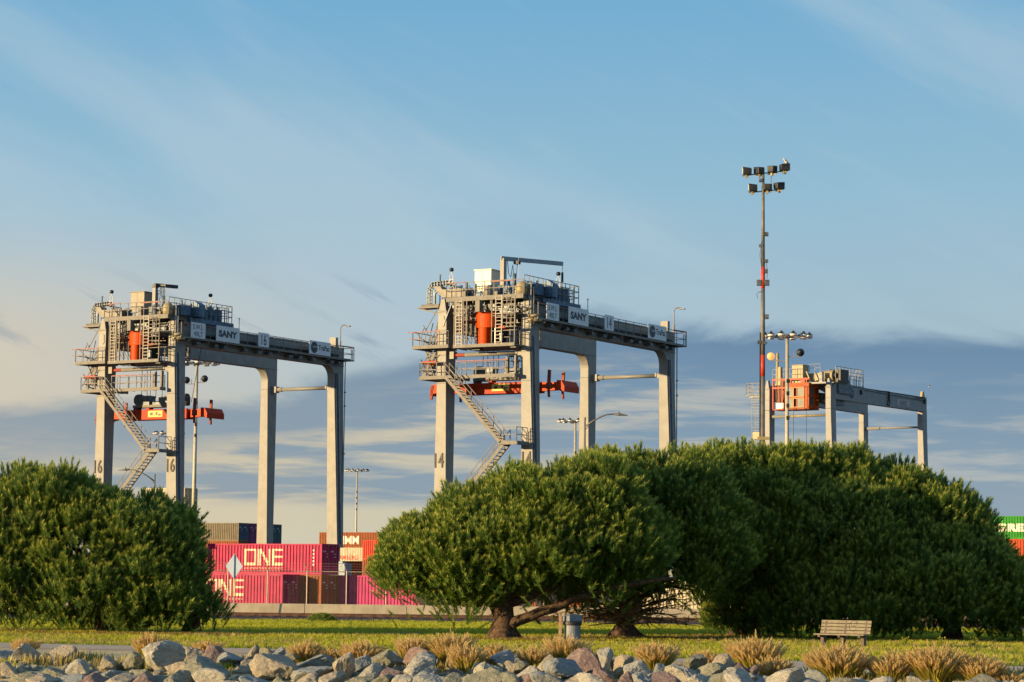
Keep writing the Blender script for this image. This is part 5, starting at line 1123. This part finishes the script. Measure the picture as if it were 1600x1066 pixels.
def rough_grass(name, n, f, h0, h1, mat_, seed, label):
    rng = np.random.default_rng(seed); x = rng.uniform(-15, 15, n); y = f(x, rng); pn = np.array([mnoise.noise(Vector((a*.8, b*.8, seed))) for a, b in zip(x, y)]); k = pn > -.02; x, y, pn = x[k], y[k], pn[k]; n = len(x)
    z = np.where(y < crest(x), (y-crest(x))*.06, 0.)
    return tag(build_shoots(name, np.stack([x, y, z], 1), np.tile([[0., 0, 1.]], (n, 1))+rng.normal(size=(n, 3))*.15, rng.uniform(h0, h1, n)*(.8+pn), np.clip(.5+rng.normal(size=n)*.3, 0, 1), mat_, None, GB), label, 'grass', kind='stuff')
rough_grass('bank_grass', 2300, lambda x, r: crest(x)+r.normal(size=len(x))*.9-.5, .12, .34, M_DRYG, 15, 'dry tufts of grass among the rocks along the bank')
rough_grass('bank_weeds', 800, lambda x, r: crest(x)+r.normal(size=len(x))*.8-.7, .10, .28, M_GRASS, 16, 'green weeds among the rocks along the bank')
rng = np.random.default_rng(77); PL, LL = [], []
for cx, cy, rx_, ry_, n in ((.9, 90.4, 2.6, 2.2, 1500), (5.0, 95.0, 3.2, 2.6, 1700), (9.5, 100, 3.2, 3., 1200), (-14.5, 92.2, 4.5, 1.4, 900), (-11, 92.5, 3, 1.3, 600)):
    PL.append(np.stack([cx+rng.normal(size=n)*rx_*.5, cy+rng.normal(size=n)*ry_*.5, np.full(n, .0)], 1))
PL = np.concatenate(PL); tag(build_shoots('needle_litter', PL, rng.normal(size=PL.shape)*.25+[0, 0, 1.], rng.uniform(.08, .16, len(PL)), rng.random(len(PL)), M_DEAD, None, GB), 'brown pine needle litter and dead grass under the trees', 'needle litter', kind='stuff')
# ------------------------------------------------------------------ fountain grass clumps
M_PLUME = foliage_mat('plume', (.70, .50, .21), (.86, .66, .32), (.93, .80, .48), .5)
M_CLUMP = foliage_mat('clump_leaves', (.34, .32, .05), (.56, .46, .10), (.55, .44, .14), .5)
PT = []
for v in range(4):
    tri, tt = [], []
    for i in range(26):
        t = i/26; an = i*2.4; r_ = .16*math.sin(math.pi*min(1, t*.9+.12)); rad = np.array([math.cos(an), math.sin(an), 0]); sd = np.array([-rad[1], rad[0], 0])*.05; b0 = np.array([0, 0, t*.9]); tri += [b0-sd, b0+sd, b0+rad*r_+[0, 0, .16]]; tt += [.3, .3, .6+.3*t]
    PT.append((np.array(tri), np.array(tt)))
BT = [(np.array([[-.018, 0, 0], [.018, 0, 0], [0, 0, .55], [.0175, .0, 0.0], [.012, 0, .5], [.0, .12, 1.]]), np.array([.1, .1, .4, .1, .4, .9]))]
clumps = [(40, 1018, 22, 20, 'small', 'on the sand above the leftmost rocks'), (235, 1036, 27, 38, 'tall straw coloured', 'left of the biggest pale rock'), (325, 1022, 22, 20, 'low thin', 'behind the rocks below the left pines'),
    (478, 1034, 26, 26, 'small greenish', 'left of the tan upright rock'), (512, 1034, 22, 20, 'tiny', 'beside the tan upright rock'), (563, 1034, 36, 30, 'wide pinkish', 'right of the tan upright rock'), (643, 1024, 26, 34, 'greenish', 'behind the big purple rock'),
    (705, 1036, 36, 48, 'large feathery', 'in front of the spreading pine'), (729, 1060, 28, 46, 'thin leaning', 'in front of the large feathery clump'), (775, 1028, 26, 24, 'yellow green', 'at the foot of the spreading pine'), (833, 1046, 24, 32, 'dull', 'between the pine trunk and the litter bin'),
    (884, 1034, 34, 44, 'golden', 'directly in front of the litter bin'), (1026, 1042, 34, 38, 'golden spiky', 'in front of the middle pine'), (1103, 1042, 20, 26, 'slim', 'between the two largest middle clumps'), (1180, 1050, 46, 52, 'very large golden', 'left of the bench'),
    (1210, 1064, 26, 28, 'small bright', 'at the lower right of the very large clump'), (1310, 1068, 58, 58, 'biggest', 'right in front of the bench'), (1392, 1070, 38, 44, 'medium', 'just right of the biggest clump'), (1462, 1070, 52, 58, 'wide golden', 'right of the bench near the bottom edge'),
    (1532, 1072, 42, 42, 'yellowish', 'second from the right edge'), (1575, 1076, 24, 24, 'low', 'at the right edge above the bottom border')]
for i, (px, py, rp, hp, adj, where) in enumerate(clumps):
    X = (px-800)/F_PX*60; Yc = crest(X)+(.3 if py < 1040 else (-.5 if py < 1056 else -1.3))
    if py < 1025 and px < 400: Yc = 66.5
    p_ = at(px, py, Yc); z0 = min(0., p_.z) if Yc < crest(p_.x) else 0.; z0 = max(z0, -.5); s_ = Yc/F_PX; R, Hh = rp*s_*1.05, hp*s_*1.02+max(0, p_.z-z0)*.4
    rng = np.random.default_rng(100+i); t = thing('fountain_grass', f'{adj} clump of plumed fountain grass {where}', 'ornamental grass', (p_.x, Yc, z0), 0, 'fountain grass clumps along the bank')
    n = int(380*(rp/35)**1.3+90); an = rng.uniform(0, 6.283, n); sp_ = rng.uniform(0, 1, n)**.6; d = np.stack([np.cos(an)*sp_*R/Hh*.95, np.sin(an)*sp_*R/Hh*.95, np.full(n, .9)], 1)
    B = np.stack([np.cos(an)*sp_*R*.25, np.sin(an)*sp_*R*.25, np.zeros(n)], 1); L = Hh*rng.uniform(.55, .95, n)
    build_shoots('leaves', B, d, L, rng.random(n), M_CLUMP, t, BT)['kind'] = 'stuff'
    n2 = int(n*.75); tip = B[:n2]+d[:n2]/np.linalg.norm(d[:n2], axis=1, keepdims=True)*(L[:n2]*rng.uniform(.70, .98, n2))[:, None]; dd = d[:n2]+rng.normal(size=(n2, 3))*.15; dd[:, 2] *= .8
    build_shoots('plumes', tip, dd, rng.uniform(.18, .30, n2)*(.8 if rp < 25 else 1.), rng.random(n2), M_PLUME, t, PT)['kind'] = 'stuff'

# ------------------------------------------------------------------ rocks
def rock_mesh(seed, sub=4):
    rng = random.Random(seed); bm_me = bpy.data.meshes.new('rock'); import bmesh
    bm = bmesh.new(); bmesh.ops.create_icosphere(bm, subdivisions=sub, radius=1.)
    planes = []
    for i in range(10):
        v = Vector((rng.gauss(0, 1), rng.gauss(0, 1), rng.gauss(0, 1))).normalized(); planes.append((v, rng.uniform(.50, .86)))
    for v in bm.verts:
        d = v.co.normalized(); r = 1.15
        rs = sorted([pd/max(1e-4, d.dot(pn)) for pn, pd in planes if d.dot(pn) > .05]+[1.15]); r = rs[0]
        if len(rs) > 1: k = .02; r = r-k*math.exp(-(rs[1]-rs[0])/k)*.5
        r *= 1+.06*mnoise.noise(d*2.3+Vector((seed, 0, 0)))+.06*abs(mnoise.noise(d*5+Vector((0, seed, 0))))+.035*mnoise.noise(d*11)+.015*mnoise.noise(d*24)
        v.co = d*r
    bm.to_mesh(bm_me); bm.free(); return bm_me
def rock_mat(name, a, b_, c):
    M = bpy.data.materials.new(name); M.use_nodes = True; q = NG(M.node_tree); bs = q.n['Principled BSDF']; bs.inputs['Roughness'].default_value = .85; bs.inputs['Specular IOR Level'].default_value = .25
    t = q.n.new('ShaderNodeTexCoord').outputs['Object']; oi = q.n.new('ShaderNodeObjectInfo')
    mp = q.n.new('ShaderNodeVectorMath'); mp.operation = 'ADD'; q.l.new(t, mp.inputs[0]); q.l.new(oi.outputs['Location'], mp.inputs[1]); t = mp.outputs[0]
    col = q.mix(q.ss(q.noise(t, 2.2, 8, .65, .6), .38, .62), a, b_); col = q.mix(q.ss(q.noise(t, 5.5, 6, .7), .55, .68), col, c); col = q.mix(q.m('MULTIPLY', q.ss(q.noise(t, 3.1, 8, .75, 1.5), .58, .66), .6), col, (.05, .045, .04))
    q.l.new(col, bs.inputs['Base Color']); bp = q.n.new('ShaderNodeBump'); bp.inputs['Strength'].default_value = .9; bp.inputs['Distance'].default_value = .12
    q.l.new(q.noise(t, 3.5, 10, .72, .3), bp.inputs['Height']); q.l.new(bp.outputs[0], bs.inputs['Normal']); return M
RM = {'pale': rock_mat('rock_pale', (.36, .345, .29), (.48, .46, .38), (.26, .24, .19)), 'tan': rock_mat('rock_tan', (.38, .32, .23), (.46, .40, .29), (.26, .23, .18)),
      'grey': rock_mat('rock_blue_grey', (.25, .275, .27), (.36, .37, .34), (.17, .18, .18)), 'purplish': rock_mat('rock_purple', (.22, .15, .14), (.31, .23, .20), (.38, .34, .28)), 'greenish': rock_mat('rock_green_grey', (.22, .23, .17), (.33, .31, .22), (.15, .16, .13))}
RMESH = [rock_mesh(40+i) for i in range(14)]
for me in RMESH: me.materials.append(None); me.polygons.foreach_set('use_smooth', [False]*len(me.polygons))
rocks = [(14,1030,30,28,'grey'),(48,1027,48,34,'tan'),(78,1033,28,22,'greenish'),(104,1029,38,28,'tan'),(15,1050,32,24,'tan'),(56,1049,26,22,'greenish'),(84,1055,45,24,'greenish'),(120,1050,38,27,'pale'),(172,1039,32,22,'tan'),(204,1040,32,30,'greenish'),
 (150,1055,30,20,'tan'),(181,1056,45,20,'grey'),(222,1058,36,22,'greenish'),(257,1030,50,40,'pale'),(277,1032,25,22,'tan'),(299,1028,36,30,'tan'),(283,1050,38,28,'tan'),(322,1050,58,34,'greenish'),(331,1026,30,24,'purplish'),(360,1030,46,20,'grey'),
 (377,1038,18,14,'purplish'),(392,1047,26,24,'tan'),(396,1022,14,22,'tan'),(346,1036,26,18,'greenish'),(432,1022,22,20,'grey'),(417,1022,18,18,'greenish'),(405,1028,20,20,'purplish'),(428,1043,50,36,'tan'),(489,1037,45,24,'grey'),(480,1057,75,30,'grey'),
 (537,1044,30,40,'tan'),(566,1037,28,22,'grey'),(578,1052,34,28,'pale'),(603,1031,40,28,'greenish'),(611,1057,42,26,'purplish'),(657,1046,54,32,'pale'),(652,1027,46,22,'purplish'),(522,1059,14,10,'purplish'),(500,1063,16,11,'tan'),(692,1061,20,12,'pale'),
 (749,1046,28,18,'pale'),(762,1054,34,28,'pale'),(786,1028,32,24,'grey'),(797,1044,18,18,'tan'),(737,1060,16,13,'tan'),(810,1042,28,15,'greenish'),(822,1058,38,26,'pale'),(856,1039,27,30,'tan'),(878,1045,44,34,'grey'),(861,1060,42,22,'pale'),
 (914,1038,40,34,'purplish'),(946,1034,19,34,'pale'),(942,1057,36,24,'purplish'),(975,1037,28,22,'tan'),(992,1050,48,32,'pale'),(918,1062,20,12,'tan'),(1054,1048,26,20,'tan'),(1066,1056,46,26,'pale'),(1085,1036,38,24,'greenish'),(1110,1054,48,30,'greenish'),
 (1134,1038,28,24,'tan'),(1154,1046,28,22,'purplish'),(1172,1060,26,15,'pale'),(1232,1062,50,24,'pale'),(1270,1060,32,20,'grey'),(1427,1065,22,12,'pale'),(1016,1060,26,18,'grey'),(1140,1061,26,18,'grey'),(708,1052,22,16,'purplish'),(640,1062,22,12,'grey'),(452,1028,20,14,'greenish'),(250,1060,26,16,'purplish'),(36,1061,28,14,'grey'),(134,1063,26,12,'purplish'),(890,1064,22,12,'greenish')]
rr = random.Random(12)
for k in range(260):    # smaller stones wedged between the big ones
    x, y = rr.uniform(0, 1190), rr.uniform(1034, 1064); w = rr.uniform(15, 27)
    if all(abs(x-q[0]) > (w+q[2])*.36 or abs(y-q[1]) > (w*.75+q[3])*.36 for q in rocks): rocks.append((x, y, w, w*.75, rr.choice(['pale', 'tan', 'grey', 'grey', 'purplish', 'greenish'])))
for k in range(44):     # rocks lower on the bank, only their tops in view
    x = -6+k*37.6+rr.uniform(-9, 9); rocks.append((x, 1069+rr.uniform(-4, 7) + (8 if x > 1180 else 0), rr.uniform(32, 56), rr.uniform(24, 34), rr.choice(['pale', 'tan', 'grey', 'purplish', 'greenish'])))
def where(px):
    for lim, w in ((70, 'at the left edge of the bank'), (160, 'below the rounded left pine'), (245, 'below the shorter left pine'), (345, 'around the tall straw clump'), (440, 'below the magenta containers'), (530, 'left of the tan upright rock'), (600, 'under the wide pinkish clump'), (680, 'below the purple boulder'), (770, 'below the spreading pine'),
                   (850, 'left of the litter bin'), (930, 'below the litter bin'), (1040, 'below the middle pine'), (1130, 'below the slim clump'), (1215, 'around the very large clump'), (1320, 'below the bench'), (1700, 'under the rightmost clumps')):
        if px < lim: return w
seen = {}
for i, (px, py, w, h, kind) in enumerate(rocks):
    base = py+h/2; X = (px-800)/F_PX*60; c0 = crest(X); off = -.7 if base <= 1047 else (-2.2 if base <= 1060 else (-3.3 if base < 1073 else -4.6)); Yc = c0+off
    p_ = at(px, py+1.5, Yc); s_ = Yc/F_PX; me = RMESH[(i*5) % 14]; o = bpy.data.objects.new('rock', me); COL.objects.link(o); o.material_slots[0].link = 'OBJECT'; o.material_slots[0].material = RM[kind]
    o.location = p_; o.rotation_euler = (rr.uniform(-.35, .35), rr.uniform(-.35, .35), rr.uniform(0, 6.28)); sx = w*s_/2/.83; sz = h*s_/2/.75
    R_ = o.rotation_euler.to_matrix(); ysc = (sx*.9+sz*.4)
    o.scale = (sx if abs(R_[0][0]) > .7 else (sx+ysc)/2, ysc if abs(R_[0][0]) > .7 else (sx+ysc)/2, sz)
    size = 'small' if w*h < 420 else ('medium' if w*h < 900 else ('big' if w*h < 1600 else 'huge')); row = 'back row' if off > -1 else ('middle row' if off > -3 else ('front row' if off > -4 else 'bottom edge row'))
    lb_ = f'{size} {kind} rock, {row}, {where(px)}'; n_ = seen.get(lb_, 0); seen[lb_] = n_+1
    if n_: shape = ['rounder', 'flatter', 'lower', 'darker'][min(n_-1, 3)] ; lb_ = f'{size} {kind} rock, {row}, {where(px)}, '+['further right', 'rightmost of its colour there', 'the last one'][min(n_-1, 2)]
    tag(o, lb_, 'rock', 'riprap rocks along the bank')
# small rubble between them
rb = MB(); rg = np.random.default_rng(2); import bmesh
bmx = bmesh.new(); bmesh.ops.create_icosphere(bmx, subdivisions=1, radius=1.); iv = [v.co.copy() for v in bmx.verts]; ifc = [tuple(v.index for v in f.verts) for f in bmx.faces]; bmx.free()
for k in range(1500):
    x = rg.uniform(-14, 14); dy = rg.uniform(-7, -.2); z = (dy*.053 if dy > -3 else -.16+(dy+3)*.153); r = rg.uniform(.05, .16); f_ = rg.uniform(.6, 1.2, 3); e = Matrix.Rotation(rg.uniform(0, 6), 3, 'Z')
    rb.add([e@Vector((v.x*f_[0], v.y*f_[1], v.z*f_[2]*.7))*r*(1+.25*rg.uniform(-1, 1))+Vector((x, crest(x)+dy, z+.03)) for v in iv], ifc)
tag(rb.build('rubble', RM['greenish']), 'loose small rubble filling the gaps between the bank rocks', 'rubble', kind='stuff')

# ------------------------------------------------------------------ bench
M_WOOD = mat('bench_wood', (.22, .19, .13), .75, var=.18, scale=6, bump=.3, bscale=25); M_BLEG = mat('bench_leg_brown', (.12, .09, .075), .8, var=.2)
bt = thing('park_bench', 'weathered wooden bench with slatted back on the grass beside the path', 'bench', (11.20, 84.9, 0), math.radians(-33))
def slat(c, size, rx, name):
    o = MB().box((-size[0]/2, -size[1]/2, -size[2]/2), (size[0]/2, size[1]/2, size[2]/2)).build(name, M_WOOD, bt, bevel=.006, loc=c); o.rotation_euler = (rx, 0, 0); return o
for k in range(4): slat((0, .20+.034*k, .53+.115*k), (1.84, .035, .098), math.radians(-16), 'back_slat')
for k in range(3): slat((-.0, -.28+.145*k, .455), (1.84, .125, .045), 0, 'seat_slat')
for x in (-.74, 0, .74):
    b = MB(); b.box((x-.06, -.05, -.1), (x+.06, .14, .43)); b.box((x-.045, -.32, .36), (x+.045, .2, .43)); b.hexa([(x-.04, .14, .40), (x+.04, .14, .40), (x+.04, .24, .40), (x-.04, .24, .40)], [(x-.04, .30, .93), (x+.04, .30, .93), (x+.04, .37, .93), (x-.04, .37, .93)]); b.build('leg', M_BLEG, bt, bevel=.008)
b = MB()
def arcpts(cx, cz, r, a0, a1, n=10): return [(cx+r*math.cos(a0+(a1-a0)*i/n), None, cz+r*1.1*math.sin(a0+(a1-a0)*i/n)) for i in range(n+1)]
for pts in (arcpts(.28, .74, .16, .5, 5.4), [(.20, None, .80), (.24, None, .70), (.30, None, .78), (.36, None, .70)]):
    b.path([(x, .20+.034*((z-.53)/.115)-.024, z) for x, _, z in pts], .006, 4)
b.build('graffiti', M_NUM, bt)
# ------------------------------------------------------------------ litter bin and post
lb = thing('litter_bin', 'grey round litter bin with hooded lid on the grass by the path', 'litter bin', (2.23, 88.4, 0))
M_BIN = mat('bin_grey', (.17, .19, .22), .5, .0, var=.12, scale=4, dirt=.2)
MB().lathe([(.27, 0), (.285, .05), (.285, .60), (.27, .62)], n=24).build('body', M_BIN, lb, smooth=False, bevel=.005)
MB().lathe([(.30, .60), (.33, .62), (.33, .72), (.30, .73)], n=24).build('rim_band', M_DARK, lb, bevel=.005)
b = MB(); b.hexa([(-.28, -.22, .73), (.28, -.22, .73), (.28, .22, .73), (-.28, .22, .73)], [(-.27, -.20, .93), (.27, -.20, .93), (.27, .20, .93), (-.27, .20, .93)]); b.hexa([(-.27, -.20, .931), (.27, -.20, .931), (.27, .20, .931), (-.27, .20, .931)], [(-.16, -.10, .99), (.16, -.10, .99), (.16, .10, .99), (-.16, .10, .99)])
ho = b.build('hood', M_BIN, lb, bevel=.02); ho.rotation_euler = (0, 0, math.radians(32))
b = MB(); b.tube((-.34, 0, .68), (-.30, 0, .68), .03, 8); b.build('hinge', M_GALV, lb)
tag(MB().hexa([(-.055, -.05, -.05), (.06, -.05, -.05), (.06, .05, -.05), (-.055, .05, -.05)], [(-.05, -.05, .94), (.055, -.05, .95), (.055, .05, .95), (-.05, .05, .94)]).build('wooden_post', mat('post_wood', (.36, .24, .16), .85, var=.25, scale=6, bump=.5), None, bevel=.008, loc=(1.80, 88.2, 0)), 'short weathered wooden post just left of the litter bin', 'post')
# ------------------------------------------------------------------ small weeds with yellow flowers, low bush
M_FLOW = mat('yellow_petals', (.72, .58, .04), .7)
for i, (px, py, lab) in enumerate(((1414, 1006, 'leftmost yellow flowered weed right of the bench'), (1520, 1006, 'tallest yellow flowered weed near the right edge'), (1470, 1006, 'pale yellow flowered weed between the two others'))):
    p_ = at(px, py, 88.); t = thing('flowering_weed', lab, 'weed', (p_.x, 88., 0), 0, 'yellow flowered weeds'); rng = np.random.default_rng(300+i); n = 40; b = MB()
    for k in range(7):
        tip = Vector((rng.uniform(-.15, .15), rng.uniform(-.1, .1), rng.uniform(.22, .36))); b.tube((0, 0, -.02), tip, .006, 4, r2=.003)
    b.build('stems', M_PINE if False else mat('weed_green', (.10, .14, .03), .7), t)['kind'] = 'stuff'
    build_shoots('leaves', rng.normal(size=(n, 3))*[.07, .05, .0]+[0, 0, .05]+np.outer(rng.random(n)*.2, [0, 0, 1]), rng.normal(size=(n, 3))+[0, 0, .6], np.full(n, .09), rng.random(n), M_GRASS, t, GB)['kind'] = 'stuff'
    f = MB()
    for k in range(9): c = (rng.uniform(-.15, .15), rng.uniform(-.1, .1), rng.uniform(.24, .38)); f.lathe([(0, -.012), (.03, 0), (0, .014)], c, 7)
    f.build('flowers', M_FLOW, t)['kind'] = 'stuff'
rng = np.random.default_rng(8); p_ = at(503, 973, 127); t = thing('low_bush', 'low dark green bush in the grass in front of the railway ballast', 'bush', (p_.x, 127, 0)); n = 420
u = rng.normal(size=(n, 3)); u /= np.linalg.norm(u, axis=1, keepdims=True); u[:, 2] = abs(u[:, 2])
build_shoots('leaves', u*[.62, .45, .30], u+[0, 0, .5], rng.uniform(.12, .22, n), rng.random(n), M_PINE, t)['kind'] = 'stuff'
b = MB()
for k in range(6): b.tube((0, 0, -.02), (rng.uniform(-.4, .4), rng.uniform(-.3, .3), .2), .012, 5)
b.build('stems', M_BARK, t)['kind'] = 'stuff'
#@@NEXT
